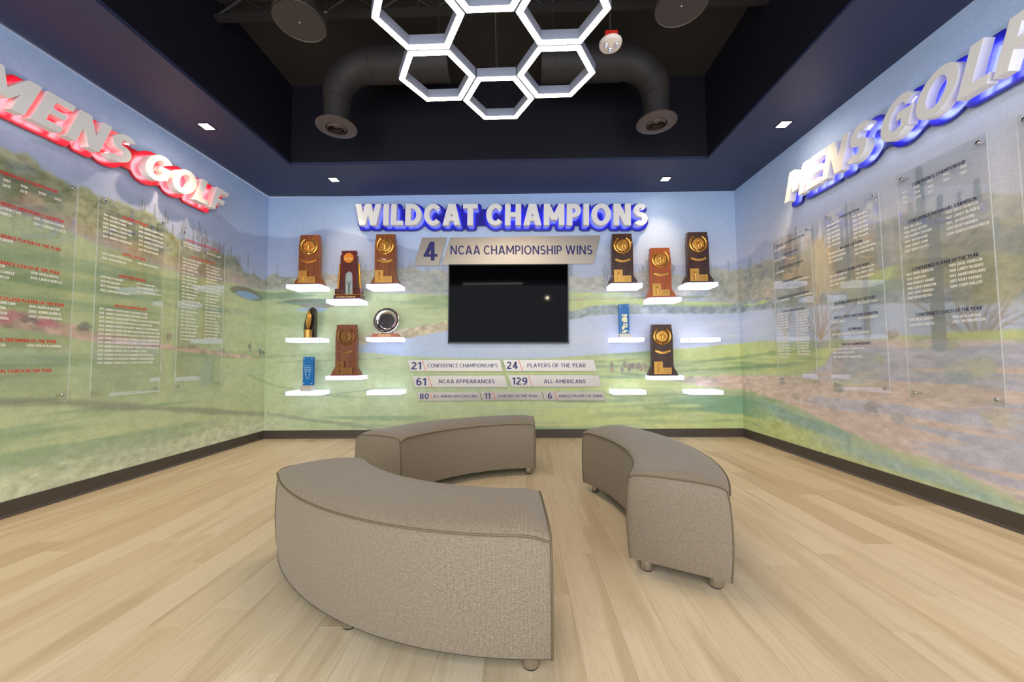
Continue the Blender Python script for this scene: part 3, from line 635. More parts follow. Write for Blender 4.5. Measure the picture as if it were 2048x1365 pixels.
m_globe = mat('lamp_globe', (255, 250, 240), .5, emit=(255, 240, 210), es=130.0)
g = empty('globe_pendant', (.71, -1.05, 2.60)); MB().lathe([(.035*math.cos(rad(a)), .035*math.sin(rad(a))) for a in range(-90, 91, 15)], n=24).build('glass_globe', m_globe, g); MB().tube([(0, 0, .034), (0, 0, .4)], .004, 6).build('stem', m_dark, g)
tag(g, 'small globe pendant behind the viewer, mirrored in the television', 'pendant')
g = empty('linear_light', (-.75, -.9, 2.98)); MB().box(-.8, .8, -.012, .012, -.012, -.002).build('diffuser', m_lens, g); MB().box(-.8, .8, -.02, .02, -.002, .015).build('housing', m_dark, g)
tag(g, 'thin linear ceiling light behind the viewer', 'ceiling light')

# ------------------------------------------------------------------ hexagon chandelier
CXC, CYC, CZC, HS, HG, HROT = -.15516, 2.27323, 2.88587, .26762, .01007, -.00711
m_hex = mat('chandelier_metal', (132, 138, 156), .35, metal=.0)
m_tubeL = mat('chandelier_diffuser', (255, 250, 240), .5, emit=(255, 236, 208), es=CHAND_E)
ch = empty('hexagon_chandelier', (CXC, CYC, CZC), (0, 0, HROT)); TW, TH = .040, .066
def hexv(r): return [(r*math.cos(rad(60*k)), r*math.sin(rad(60*k))) for k in range(6)]
dist = HS*math.sqrt(3)+HG
hex_src = None
for k, ang in enumerate((90, 150, 30, 210, 330, 270)):
    cx, cy = dist*math.cos(rad(ang)), dist*math.sin(rad(ang))
    if hex_src is None:
        mb = MB(); ro, ri = HS, HS-TW/math.cos(rad(30)); O, I = hexv(ro), hexv(ri)
        vs = [(x, y, .003) for x, y in O]+[(x, y, .003) for x, y in I]+[(x, y, TH) for x, y in O]+[(x, y, TH) for x, y in I]; fs = []
        for i in range(6):
            j = (i+1) % 6; fs += [(i, j, j+12, i+12), (j+6, i+6, i+18, j+18), (i+12, j+12, j+18, i+18)]
        fs += [(i, i+6, (i+1) % 6+6, (i+1) % 6) for i in range(6)]
        fr = mb.add(vs, fs).build('hexagon_frame', m_hex, ch)
        e = .0042; O, I = hexv(ro-e), hexv(ri+e)
        vs = [(x, y, 0) for x, y in O]+[(x, y, 0) for x, y in I]+[(x, y, .0029) for x, y in O]+[(x, y, .0029) for x, y in I]; fs = []
        for i in range(6):
            j = (i+1) % 6; fs += [(i, j, j+6, i+6), (i, j, j+12, i+12), (j+6, i+6, i+18, j+18)]
        df = MB().add(vs, fs).build('light_diffuser', m_tubeL, fr); hex_src = (fr, df)
    else:
        fr = hex_src[0].copy(); COL.objects.link(fr); df = hex_src[1].copy(); COL.objects.link(df); df.parent = fr
    fr.location = (cx, cy, 0)
for k in range(6):
    a = rad(60*k); x, y = (dist+HS*.0)*math.cos(rad(60*k+30)), (dist)*math.sin(rad(60*k+30))
    MB().tube([(x*1.0, y, TH), (x*.9, y*.9, ZT-CZC)], .0012, 5).build('cable', m_brush, ch)
MB().lathe([(.07, 0), (.07, .03), (0, .03)], (0, 0, ZT-.03-CZC), 24).build('canopy', m_dark, ch)
MB().tube([(0, 0, ZT-.03-CZC), (0, dist*.5, TH+.16), (0, dist-HS*.86, TH)], .003, 6).build('power_cord', m_brush, ch)
tag(ch, 'large chandelier of six glowing white hexagon rings in the dark ceiling', 'chandelier')

# fire alarm speaker strobe on its conduit
c = on_z(1221, 92, 2.98); m_red = mat('red_box', (200, 40, 30), .4); m_wht = mat('white_plastic', (226, 216, 208), .35)
g = empty('ceiling_strobe', (c[0], c[1], 2.98)); R = .074
MB().lathe([(0, -.006), (R*.55, -.006), (R*.9, .0), (R, .012), (R, .02), (0, .02)], n=36).build('face', m_wht, g)
MB().box(-.04, .04, -.04, .04, .02, .075, .004).build('back_box', m_red, g)
MB().tube([(0, 0, .075), (0, 0, ZT-2.98)], .0075, 10).build('conduit', m_brush, g)
for a, r in ((90, .02), (215, .045), (325, .045)):
    x, y = R*.55*math.cos(rad(a-0))*(1 if r > .03 else .15), R*.55*math.sin(rad(a))*(1 if r > .03 else .4)
    MB().box(x-.011, x+.011, y-.015, y+.015, -.018, -.004, .003).build('strobe_lens', m_chrome, g)
tag(g, 'round white ceiling strobe on a red box hanging from a thin conduit', 'alarm')
# ------------------------------------------------------------------ channel letter signs
m_face = mat('letter_face', (232, 230, 228), .5, bump=(300, .05))
m_bblue = mat('backer_blue', (26, 24, 132), .3, coat=.3)
m_bred = mat('backer_red', (184, 22, 40), .3, coat=.3)
m_glow = mat('halo_white', (225, 235, 255), .5, emit=(200, 216, 255), es=5.0)
m_glowb = mat('halo_blue', (225, 235, 255), .5, emit=(150, 170, 255), es=3.4)
m_glowr = mat('halo_pink', (255, 225, 235), .5, emit=(255, 205, 214), es=4.5)

def layout(text, off, track=0.0):
    """x offset of every glyph at size 1"""
    x = 0; out = []
    for ch_ in text:
        if ch_ != ' ': out.append((ch_, x))
        x += text_adv(ch_, off)+track
    return out, x
def dilate_poly(tris, R, cell, fillrect=None):
    """outline grown by R around flat glyph triangles -> verts, faces (2-D)"""
    segs = []
    for V, F in tris:
        cnt = {}
        for f in F:
            for a, b in zip(f, f[1:]+f[:1]): cnt[(min(a, b), max(a, b))] = cnt.get((min(a, b), max(a, b)), 0)+1
        for (a, b), n in cnt.items():
            if n == 1: segs.append((V[a][0], V[a][1], V[b][0], V[b][1]))
    sg = np.array(segs); pts = []
    for x0, y0, x1, y1 in segs:
        n = max(1, int(math.hypot(x1-x0, y1-y0)/.006)); t = np.linspace(0, 1, n+1)[:, None]; pts.append(np.array([[x0, y0]])*(1-t)+np.array([[x1, y1]])*t)
    P = np.concatenate(pts); x0, y0 = P.min(0)-R-2*cell; x1, y1 = P.max(0)+R+2*cell
    gx = np.arange(x0, x1, cell); gy = np.arange(y0, y1, cell); X, Y = np.meshgrid(gx, gy); dd = np.full(X.shape, 9.0)
    order = np.argsort(P[:, 0]); P = P[order]
    for i, xx in enumerate(gx):
        a, b = np.searchsorted(P[:, 0], xx-R-cell*2), np.searchsorted(P[:, 0], xx+R+cell*2)
        if b > a: dd[:, i] = np.sqrt(((P[None, a:b, 0]-xx)**2+(P[None, a:b, 1]-gy[:, None])**2).min(1))
    f = dd-R
    if fillrect is not None:
        q = fillrect; cx, cy = (q[0]+q[1])/2, (q[2]+q[3])/2; Xs = X-q[4]*(Y-q[2])
        rect = np.maximum(np.abs(Xs-cx)-(q[1]-q[0])/2, np.abs(Y-cy)-(q[3]-q[2])/2); f = np.minimum(f, rect)
    outm = np.zeros(f.shape, bool); outm[0, :] = outm[-1, :] = True; outm[:, 0] = outm[:, -1] = True; free = f > 0
    while True:
        n = outm.copy(); n[1:] |= outm[:-1]; n[:-1] |= outm[1:]; n[:, 1:] |= outm[:, :-1]; n[:, :-1] |= outm[:, 1:]; n &= (free | outm)
        if (n == outm).all(): break
        outm = n
    f = np.where(outm, np.maximum(f, 1e-5), np.minimum(f, -1e-5))
    vid = {}; V = []; F = []
    def vtx(key, x, y):
        if key not in vid: vid[key] = len(V); V.append((x, y))
        return vid[key]
    ny, nx = f.shape
    for j in range(ny-1):
        for i in range(nx-1):
            c4 = [(i, j), (i+1, j), (i+1, j+1), (i, j+1)]; fv = [f[b, a] for a, b in c4]
            if min(fv) > 0: continue
            poly = []
            for k in range(4):
                a, b = c4[k], c4[(k+1) % 4]; fa, fb = fv[k], fv[(k+1) % 4]
                if fa <= 0: poly.append(vtx(a, gx[a[0]], gy[a[1]]))
                if (fa <= 0) != (fb <= 0):
                    t = fa/(fa-fb); poly.append(vtx((min(a, b), max(a, b)), gx[a[0]]+t*(gx[b[0]]-gx[a[0]]), gy[a[1]]+t*(gy[b[1]]-gy[a[1]])))
            if len(poly) >= 3: F.append(tuple(poly))
    return V, F
def channel_sign(text, root_loc, rot, x0, x1, capm, shear, m_back, m_gl, label, R=.036, off=.045, skip=0, gaps=.03, tilt=0.0):
    """sign in local x (reading direction), z up, -y out of the wall. x0..x1 = first/last glyph limits"""
    lay, tot = layout(text, off); lo, hi = capz(off); sc = capm/(hi-lo)
    g0, _ = text_geo(lay[0][0], off); g1, _ = text_geo(lay[-1][0], off)
    wa = lay[0][1]+g0[:, 0].min(); wb = lay[-1][1]+g1[:, 0].max(); sx = (x1-x0)/(wb-wa)
    root = empty('channel_letter_sign', root_loc, rot)
    tris = []
    f0, f1, fb = -.13, -.068, -.092     # front, back of letters, halo plate
    for ch_, gxx in lay:
        v, f = text_geo(ch_, off, 0.0, 5); X = x0+(v[:, 0]+gxx-wa)*sx; Z = (v[:, 1]-lo)*sc; X = X+shear*Z
        tris.append((list(zip(X, Z)), list(f)))
        # solid letter: front, back and returns (walls only on the outline: strokes sharing an edge are welded)
        key = {}; mp_ = []
        for x, z, g_ in zip(X, Z, v[:, 2]): mp_.append(key.setdefault((round(x, 5), round(z, 5), int(g_)), len(key)))
        XZ = [None]*len(key)
        for i_, k_ in enumerate(mp_): XZ[k_] = (X[i_], Z[i_], v[i_, 2]*.00012)
        f = [tuple(mp_[i_] for i_ in q) for q in f]
        n = len(XZ); cnt = {}
        for q in f:
            for a, b in zip(q, q[1:]+q[:1]): cnt[(a, b)] = 1
        mb = MB(); vs = [(x, f0-g_, z) for x, z, g_ in XZ]+[(x, f1, z) for x, z, g_ in XZ]
        fs = list(f)+[(a, a+n, b+n, b) for (a, b) in cnt if (b, a) not in cnt]
        lt = mb.add(vs, fs).build('letter', m_face, root, recalc=False)
        # open-backed letter: the lit plate inside throws its light onto the backer
        cx, cz = X.mean(), Z.mean(); vh, fh = text_geo(ch_, off-.032, 0.0, 3); lo2, hi2 = lo, hi
        cg = (v[:, 0].min()+v[:, 0].max())/2; ch2 = (vh[:, 0].min()+vh[:, 0].max())/2; hs = .86 if ch_ in 'SCG' else .93
        Xh = x0+((vh[:, 0]-ch2)*hs+cg+gxx-wa)*sx; Zh = ((vh[:, 1]-.5)*hs+.5-lo)*sc; Xh = Xh+shear*Zh
        MB().add([(x, fb+g_*.0002, z) for x, z, g_ in zip(Xh, Zh, vh[:, 2])], fh).build('halo_light', m_gl, lt, recalc=False)
    V, F = dilate_poly(tris, R, .009, (x0+.0, x1-.02, capm*.1, capm*.9, shear))
    cnt = {}
    for q in F:
        for a, b in zip(q, q[1:]+q[:1]): cnt[(a, b)] = 1
    n = len(V); vs = [(a, -.036, b) for a, b in V]+[(a, -.012, b) for a, b in V]
    fs = F+[tuple(i+n for i in reversed(q)) for q in F]+[(a, a+n, b+n, b) for (a, b) in cnt if (b, a) not in cnt]
    MB().add(vs, fs).build('backer_panel', m_back, root)
    mbm = MB()
    k = max(3, int((x1-x0)/.5))
    for i in range(k):
        xx = x0+.08+(x1-x0-.16)*i/(k-1); mbm.box(xx-.02, xx+.02, -.014, -.0012, capm*.45, capm*.55)
    mbm.build('wall_standoff', m_dark, root)
    for ch_ in children(root):
        pass
    tag(root, label, 'sign'); return root
# back wall: reading direction +x, out of wall -y
TILT = -.0145
p0 = on_back(731, 450.5, .13); p1 = on_back(1275, 450.5, .13)
wl = on_back(710, 408, .13)[0]; wr = on_back(1295, 430, .13)[0]
ptl = math.atan2(p1[2]-p0[2], p1[0]-p0[0])
channel_sign('WILDCAT CHAMPIONS', (wl, D, p0[2]+(wl-p0[0])*math.tan(ptl)), (0, -ptl, 0), 0, (wr-wl), .262, 0, m_bblue, m_glowb, 'long sign of raised white letters reading WILDCAT CHAMPIONS on a blue outline backer', R=.038, off=.055)
# left wall: reading direction +y, out of wall +x  -> rotate so local x -> +y, local -y -> +x
E_l = on_left(60.8, 237, .13)[1]; F_r = on_left(458, 387, .13)[1]
lay, _ = layout('MENS GOLF', .045); 
def fit_x(text, off, kA, xa, xb, shearcap):
    """solve the strip so that glyph kA's left foot sits at xa and the last glyph's right side at xb"""
    lay, _ = layout(text, off); gA, _ = text_geo(lay[kA][0], off); gL, _ = text_geo(lay[-1][0], off); g0, _ = text_geo(lay[0][0], off)
    a = lay[kA][1]+gA[:, 0].min(); b = lay[-1][1]+gL[:, 0].max(); s = (xb-shearcap-xa)/(b-a); w0 = lay[0][1]+g0[:, 0].min()
    return xa-(a-w0)*s, xb-shearcap
SHL = .34
xs, xe = fit_x('WOMENS GOLF', .045, 3, E_l, F_r, SHL*.236)
channel_sign('WOMENS GOLF', (-A, 0, on_left(60.8, 237, .13)[2]), (0, 0, rad(90)), xs, xe, .236, SHL, m_bred, m_glowr, 'sign of slanted raised white letters reading MENS GOLF on a glowing red backer', R=.033)
# right wall: reading direction -y, out of wall -x
M_b = -on_right(1568.7, 409, .13)[1]; F_b = -on_right(1986, 160, .13)[1]
lay2, _ = layout('MENS GOLF', .045)
gF, _ = text_geo('F', .045); gM, _ = text_geo('M', .045); a = gM[:, 0].min(); b = lay2[-1][1]+gF[:, 0].min(); s = (F_b-M_b)/(b-a); xe = M_b+(lay2[-1][1]+gF[:, 0].max()-a)*s
channel_sign('MENS GOLF', (B, 0, 2.388), (0, 0, rad(-90)), M_b, xe, .255, .33, m_bblue, m_glow, 'sign of slanted raised white letters reading MENS GOLF on a glowing blue backer', R=.035)

# ------------------------------------------------------------------ brushed metal plates with lettering
def brushed():
    m = bpy.data.materials.new('brushed_plate'); m.use_nodes = True; nt = m.node_tree; p = nt.nodes['Principled BSDF']; N = nt.nodes; L = nt.links
    p.inputs['Metallic'].default_value = .55; p.inputs['Roughness'].default_value = .36; p.inputs['Anisotropic'].default_value = .6
    tc = N.new('ShaderNodeTexCoord'); mp = N.new('ShaderNodeMapping'); mp.inputs['Scale'].default_value = (3, 3, 400); nz = N.new('ShaderNodeTexNoise'); nz.inputs['Scale'].default_value = 1
    r = N.new('ShaderNodeValToRGB'); r.color_ramp.elements[0].color = lc(160, 152, 142); r.color_ramp.elements[1].color = lc(190, 182, 171)
    L.new(tc.outputs['Object'], mp.inputs[0]); L.new(mp.outputs[0], nz.inputs['Vector']); L.new(nz.outputs[0], r.inputs[0]); L.new(r.outputs[0], p.inputs['Base Color']); return m
m_plate2 = brushed(); m_ink = mat('navy_ink', (36, 36, 104), .5); m_slash = mat('red_stripe', (226, 96, 70), .5)
def plate(quad, texts, slash, label, off=.022):
    q = [on_back(x, y, off) for x, y in quad]          # TL TR BR BL
    o = np.array([q[3][0], D-off, q[3][2]]); g = empty('metal_plate', tuple(o))
    P = [(v[0]-o[0], v[2]-o[2]) for v in q]
    MB().prism([P[3], P[2], P[1], P[0]], 0, .005).build('plate_sheet', m_plate2, g)
    mb = MB()
    for i, s in ((3, .06), (2, .06)):
        cxy = (((P[3][0]+P[0][0])/2*.85+(P[2][0]+P[1][0])/2*.15, (P[3][1]+P[0][1])/2) if i == 3 else ((P[3][0]+P[0][0])/2*.15+(P[2][0]+P[1][0])/2*.85, (P[2][1]+P[1][1])/2)); mb.box(cxy[0]-.012, cxy[0]+.012, .005, off-.0012, cxy[1]-.012, cxy[1]+.012)
    mb.build('wall_spacer', m_dark, g)
    for body, x0, x1, yt, yb in texts:
        a = on_back(x0, yb, off); b = on_back(x1, yt, off); sl = (on_back(x1, yb, off)[2]-a[2])/(b[0]-a[0]); h = on_back(x0, yt, off)[2]-a[2]
        m2 = MB(); text_flat(m2, body, 0, b[0]-a[0], 0, h, lambda X, Z: (a[0]-o[0]+X, -.0006, a[2]-o[2]+Z+sl*X), off=.016 if len(body) > 3 else .024); m2.build('lettering', m_ink, g, recalc=False)
    if slash:
        a = on_back(slash[0][0], slash[0][1], off); b = on_back(slash[1][0], slash[1][1], off); w = .0035
        MB().add([(b[0]-o[0]-w, -.0005, b[2]-o[2]), (b[0]-o[0]+w, -.0005, b[2]-o[2]), (a[0]-o[0]+w, -.0005, a[2]-o[2]), (a[0]-o[0]-w, -.0005, a[2]-o[2])], [(0, 1, 2, 3)]).build('red_slash', m_slash, g, recalc=False)
    tag(g, label, 'plate'); return g
def zq(x, y): return (800+x*.21, 700+y*.21)
def small(quad, texts, slash, label): plate([zq(*p) for p in quad], [(t, zq(a, 0)[0], zq(b, 0)[0], zq(0, c)[1], zq(0, d)[1]) for t, a, b, c, d in texts], [zq(*p) for p in slash], label)
plate([(844.7, 475.7), (893.7, 474.8), (877, 531.4), (827.7, 531.7)], [('4', 846.8, 874.7, 483.8, 521.7)], None, 'slanted brushed metal plate with a large dark blue 4 above the screen')
plate([(900.4, 475.4), (1201, 470.8), (1186.8, 527.7), (883.4, 530.8)], [('NCAA CHAMPIONSHIP WINS', 901, 1184.5, 491.5, 509.3)], None, 'long slanted brushed metal plate reading NCAA CHAMPIONSHIP WINS above the screen')
small([(68, 98), (950, 98), (980, 205), (98, 205)], [('21', 108, 202, 118, 188), ('CONFERENCE CHAMPIONSHIPS', 262, 930, 133, 168)], [(212, 98), (250, 205)], 'slanted metal plate reading 21 CONFERENCE CHAMPIONSHIPS below the screen')
small([(980, 96), (1845, 96), (1877, 203), (1012, 203)], [('24', 1017, 1122, 114, 184), ('PLAYERS OF THE YEAR', 1213, 1768, 130, 167)], [(1130, 96), (1167, 203)], 'slanted metal plate reading 24 PLAYERS OF THE YEAR below the screen')
small([(113, 250), (995, 246), (1027, 357), (145, 357)], [('61', 155, 248, 270, 340), ('NCAA APPEARANCES', 370, 902, 283, 320)], [(268, 249), (305, 357)], 'slanted metal plate reading 61 NCAA APPEARANCES below the screen')
small([(1030, 244), (1890, 244), (1920, 353), (1062, 353)], [('129', 1065, 1213, 264, 333), ('ALL-AMERICANS', 1370, 1768, 283, 320)], [(1225, 244), (1260, 353)], 'slanted metal plate reading 129 ALL-AMERICANS below the screen')
small([(157, 403), (755, 400), (775, 486), (180, 486)], [('80', 188, 275, 416, 470), ('ALL-AMERICAN SCHOLARS', 316, 740, 431, 455)], [(280, 402), (313, 486)], 'small slanted metal plate reading 80 ALL-AMERICAN SCHOLARS in the bottom row')
small([(762, 398), (1347, 396), (1370, 482), (785, 484)], [('11', 803, 860, 413, 467), ('COACHES OF THE YEAR', 933, 1306, 428, 452)], [(882, 398), (913, 484)], 'small slanted metal plate reading 11 COACHES OF THE YEAR in the bottom row')
small([(1355, 396), (1935, 396), (1957, 484), (1378, 482)], [('6', 1408, 1448, 413, 467), ('ARNOLD PALMER CUP TEAMS', 1513, 1930, 428, 452)], [(1470, 396), (1502, 484)], 'small slanted metal plate reading 6 ARNOLD PALMER CUP TEAMS in the bottom row')

# ------------------------------------------------------------------ television
m_bez = mat('tv_bezel', (24, 24, 26), .35)
m_scr = mat('tv_glass', (5, 6, 8), .045, spec=.05)
q = [on_back(x, y, .06) for x, y in ((895.5, 529), (1136, 528.5), (1138, 687), (898, 687.5))]
cx = sum(v[0] for v in q)/4; cz = sum(v[2] for v in q)/4; tw = (q[1][0]-q[0][0]+q[2][0]-q[3][0])/2; th = (q[0][2]-q[3][2]+q[1][2]-q[2][2])/2
ta = math.atan2(q[1][2]-q[0][2], tw)*.8
tv = empty('television', (cx, D-.06, cz), (0, -ta, 0))
mb = MB(); bz = .011
for a, b, c_, d in ((-tw/2, tw/2, th/2-bz, th/2), (-tw/2, tw/2, -th/2, -th/2+bz*1.5), (-tw/2, -tw/2+bz, -th/2, th/2), (tw/2-bz, tw/2, -th/2, th/2)): mb.box(a, b, -.004, .02, c_, d)
mb.build('bezel', m_bez, tv)
MB().box(-tw/2+bz, tw/2-bz, 0, .006, -th/2+bz*1.4, th/2-bz).build('screen', m_scr, tv)
MB().box(-tw/2+.004, tw/2-.004, .006, .03, -th/2+.004, th/2-.004, .004).box(-tw*.33, tw*.33, .03, .055, -th*.36, th*.3, .01).build('rear_case', m_bez, tv)
MB().box(-.2, .2, .05, .0588, -.15, .15).build('wall_bracket', m_dark, tv)
tag(tv, 'wide black flat television mounted in the middle of the trophy wall', 'television')

# ------------------------------------------------------------------ lit shelves
def shelf_mat():
    m = bpy.data.materials.new('lit_acrylic'); m.use_nodes = True; nt = m.node_tree; p = nt.nodes['Principled BSDF']
    p.inputs['Base Color'].default_value = lc(160, 164, 192); p.inputs['Roughness'].default_value = .3
    p.inputs['Emission Color'].default_value = lc(222, 226, 255); p.inputs['Emission Strength'].default_value = SHELF_E; return m
m_shelf = shelf_mat(); m_edge = mat('shelf_edge', (120, 122, 190), .3, emit=(140, 140, 225), es=.08)
SHD, SHH = .245, .050
def shelf(x0, x1, y, label):
    a = on_back(x0, y, SHD+.003); b = on_back(x1, y, SHD+.003); zt = (a[2]+b[2])/2; w = b[0]-a[0]; cx = (a[0]+b[0])/2
    g = empty('lit_shelf', (cx, D-.002, zt)); h = SHH
    MB().box(-w/2, w/2, -SHD, -.012, -h, 0, .003).build('acrylic_body', m_shelf, g)
    mb = MB(); e = .0016
    for sx in (-1, 1): mb.box(sx*w/2-e, sx*w/2+e, -SHD-.0012, -SHD+.002, -h, 0)
    mb.box(-w/2, w/2, -SHD-.0012, -SHD+.002, -e, .0006); mb.box(-w/2, w/2, -SHD-.0012, -SHD+.002, -h-.0006, -h+e)
    mb.build('edge_trim', m_edge, g)
    MB().box(-w/2+.02, w/2-.02, -.012, 0, -h+.006, -.006).build('wall_bracket', m_brush, g)
    tag(g, label, 'shelf', 'lit white shelves on the trophy wall'); return cx, zt
SHV = {}
for key, x0, x1, y, lab in [
    ('l1a', 571.6, 639.5, 568.5, 'top left lit shelf of the left group, under the outer wooden trophy'), ('l2a', 651.6, 719.3, 597.9, 'lit shelf under the dark red arched trophy'),
    ('l3a', 731.6, 797.6, 567.8, 'lit shelf under the wooden trophy nearest the left end of the top sign'), ('l1b', 571, 638.4, 676, 'lit shelf under the small black award with a gold flame'),
    ('l3b', 731.7, 798, 674.4, 'lit shelf under the silver plate'), ('l2b', 650.5, 718.2, 752, 'lit shelf under the lower wooden trophy of the left group'),
    ('l1c', 570.5, 639, 783.4, 'lit shelf under the blue glass award at lower left'), ('l3c', 732.9, 800.3, 782, 'empty lit shelf at the bottom right of the left group'),
    ('r1a', 1221.9, 1285.6, 566.5, 'lit shelf under the dark trophy nearest the right end of the top sign'), ('r2a', 1299.7, 1363.7, 594.5, 'lit shelf under the orange wooden trophy'),
    ('r3a', 1373.2, 1436.7, 564.6, 'lit shelf under the outermost dark trophy on the right'), ('r1b', 1225.2, 1289.2, 675, 'lit shelf under the narrow blue crystal award right of the screen'),
    ('r3b', 1377.5, 1441.7, 675, 'empty lit shelf in the middle of the right group, outer column'), ('r2b', 1304, 1368.7, 752, 'lit shelf under the lowest dark wooden trophy on the right'),
    ('r1c', 1227.4, 1293, 781.4, 'empty lit shelf at the bottom of the right group, nearest the lettered plates'), ('r3c', 1382.4, 1447.5, 781.4, 'empty lit shelf at the lower right corner of the trophy wall')]:
    SHV[key] = shelf(x0, x1, y, lab)

# ------------------------------------------------------------------ trophies
def wood(name, a, b): return mat(name, a, .34, coat=.25, noise=(b, (30, 30, 2.2), 4))
m_gold = mat('gold_relief', (214, 160, 78), .28, metal=.85, bump=(140, .35)); m_goldp = mat('gold_plaque', (206, 158, 84), .38, metal=.75, bump=(220, .2))
WOODS = {'mid': wood('walnut_mid', (140, 80, 34), (112, 60, 24)), 'dark': wood('walnut_dark', (74, 44, 30), (54, 32, 22)), 'orange': wood('oak_orange', (176, 90, 32), (156, 74, 26)), 'red': wood('walnut_red', (134, 72, 40), (108, 54, 28))}
def place_on(key, px, yoff):
    cx, zt = SHV[key]; d = ray(px, 600); yy = D-yoff; return (CAM[0]+d[0]*(yy/d[1]), yy, zt)
def board_trophy(key, px, top_y, wood_key, label, gold=None, dx=0):
    loc = place_on(key, px, .20); g = empty('wooden_trophy', loc)
    fr = CAM+ray(px, top_y)*((D-.20)/ray(px, top_y)[1]); H = fr[2]-loc[2]; k = H/.568
    m = WOODS[wood_key]; w = .118*k; T = .058
    P = [(-w, .0), (w, .0), (w, H-.115*k), (w*.955, H-.10*k), (w*.955, H-.055*k), (w*.90, H-.045*k), (w*.90, H), (-w*.90, H), (-w*.90, H-.045*k), (-w*.955, H-.055*k), (-w*.955, H-.10*k), (-w, H-.115*k)]
    MB().prism(P, -.0, T).build('board', m, g)
    b = MB()
    b.prism([(-.155*k, .010), (.155*k, .010), (.146*k, .048*k), (-.146*k, .048*k)], -.016, T+.02)
    b.prism([(-.138*k, .048*k), (.138*k, .048*k), (.134*k, .070*k), (-.134*k, .070*k)], -.010, T+.015)
    b.prism([(-.127*k, .070*k), (.127*k, .070*k), (.122*k, .094*k), (-.122*k, .094*k)], -.004, T+.010)
    b.build('stepped_base', m, g)
    MB().box(-.162*k, .162*k, -.024, T+.028, 0, .011, .003).build('foot', m, g)
    gm = gold or m_gold; mz = H-.132*k; r = .066*k
    MB().lathe([(0, .012), (r*.86, .010), (r*.9, .014), (r, .012), (r, 0)], (0, 0, mz), 32, 'y').build('medallion', gm, g)
    md = [o for o in children(g) if o.name.startswith('medallion')][-1]
    # small relief on the medallion: figure with raised arms
    rl = MB(); c0 = (0, -.014, mz)
    rl.tube([(-.004*k, -.014, mz-.045*k), (-.002*k, -.017, mz-.01*k), (.004*k, -.018, mz+.014*k)], [.008*k, .013*k, .009*k], 8)
    rl.tube([(.004*k, -.016, mz+.012*k), (-.026*k, -.015, mz+.004*k), (-.02*k, -.014, mz+.03*k)], .0055*k, 6); rl.tube([(.006*k, -.016, mz+.012*k), (.03*k, -.015, mz-.004*k), (.034*k, -.014, mz-.03*k)], .006*k, 6)
    rl.lathe([(0, .008*k), (.006*k, .005*k), (.008*k, 0), (.006*k, -.005*k), (0, -.008*k)], (.006*k, -.018, mz+.028*k), 10, 'z')
    rl.build('relief_figure', gm, md)
    # laurel branches
    for s in (-1, 1):
        br = MB(); pts = []
        for i in range(15):
            a = rad(-88+i*150/14); pts.append((s*math.cos(a)*.088*k, -.006, mz+math.sin(a)*.088*k*1.0))
        br.tube(pts, [.008*k+.006*k*math.sin(i/14*math.pi) for i in range(15)], 8)
        for i in range(1, 14):
            p = pts[i]; a = rad(-88+i*150/14)
            for t in (-1, 1):
                q = (p[0]+s*math.cos(a+.9*t)*.0*k+s*math.cos(a)*.010*k*t, -.013, p[2]+math.sin(a)*.010*k*t+.012*k); br.tube([p, ((p[0]+q[0])/2, -.015, (p[2]+q[2])/2), q], [.004*k, .0052*k, .001*k], 5)
        br.build('laurel_branch', gm, g)
    MB().tube([(-.012*k, -.008, mz-.092*k), (0, -.012, mz-.084*k), (.012*k, -.008, mz-.092*k)], [.004*k, .008*k, .004*k], 8).tube([(-.014*k, -.006, mz-.106*k), (0, -.01, mz-.088*k), (.014*k, -.006, mz-.106*k)], .003*k, 6).build('laurel_knot', gm, g)
    # ribbon
    rb = MB(); n = 14; top = []; bot = []; rz = H-.315*k
    for i in range(n+1):
        t = i/n*2-1; x = t*.068*k; z = rz+.018*k*t*t; y = -.012+.004*t*t; top.append((x, y, z+.012*k)); bot.append((x, y, z-.012*k))
    vs = top+bot+[(v[0], 0, v[2]) for v in top]+[(v[0], 0, v[2]) for v in bot]; m1 = n+1; fs = []
    for i in range(n): fs += [(i, i+m1, i+m1+1, i+1), (i, i+1, i+1+2*m1, i+2*m1), (i+m1, i+3*m1, i+3*m1+1, i+m1+1)]
    fs += [(0, 2*m1, 3*m1, m1), (n, m1+n, 3*m1+n, 2*m1+n)]; rb.add(vs, fs)
    for s in (-1, 1): rb.prism([(s*.056*k, rz+.014*k), (s*.084*k, rz+.038*k), (s*.079*k, rz+.026*k), (s*.088*k, rz+.014*k), (s*.06*k, rz+.002*k)], -.008, 0)
    rb.build('ribbon', gm, g)
    # stepped plaque
    pq = MB().prism([(-.105*k, .018), (.085*k, .018), (.085*k, .088*k), (-.010*k, .088*k), (-.010*k, .156*k), (-.105*k, .156*k)], -.026, -.0165).build('plaque', m_goldp if not gold else gold, g)
    gf = MB(); cxg = -.058*k
    gf.tube([(cxg+.006*k, -.029, .034), (cxg+.010*k, -.03, .062*k), (cxg-.004*k, -.031, .098*k)], [.005*k, .007*k, .008*k], 7); gf.tube([(cxg-.004*k, -.03, .034), (cxg+.0*k, -.03, .064*k)], .005*k, 6)
    gf.tube([(cxg-.004*k, -.031, .1*k), (cxg+.014*k, -.032, .118*k), (cxg+.006*k, -.031, .134*k)], .0042*k, 6); gf.tube([(cxg+.006*k, -.031, .134*k), (cxg-.026*k, -.03, .128*k)], .0018*k, 5)
    gf.lathe([(0, .006*k), (.006*k, 0), (0, -.006*k)], (cxg-.004*k, -.031, .116*k), 9, 'z'); gf.build('golfer_relief', gm, pq)
    mb = MB()
    for j in range(3): mb.box(.004*k, .072*k, -.0268, -.026, (.066-.016*j)*k, (.069-.016*j)*k)
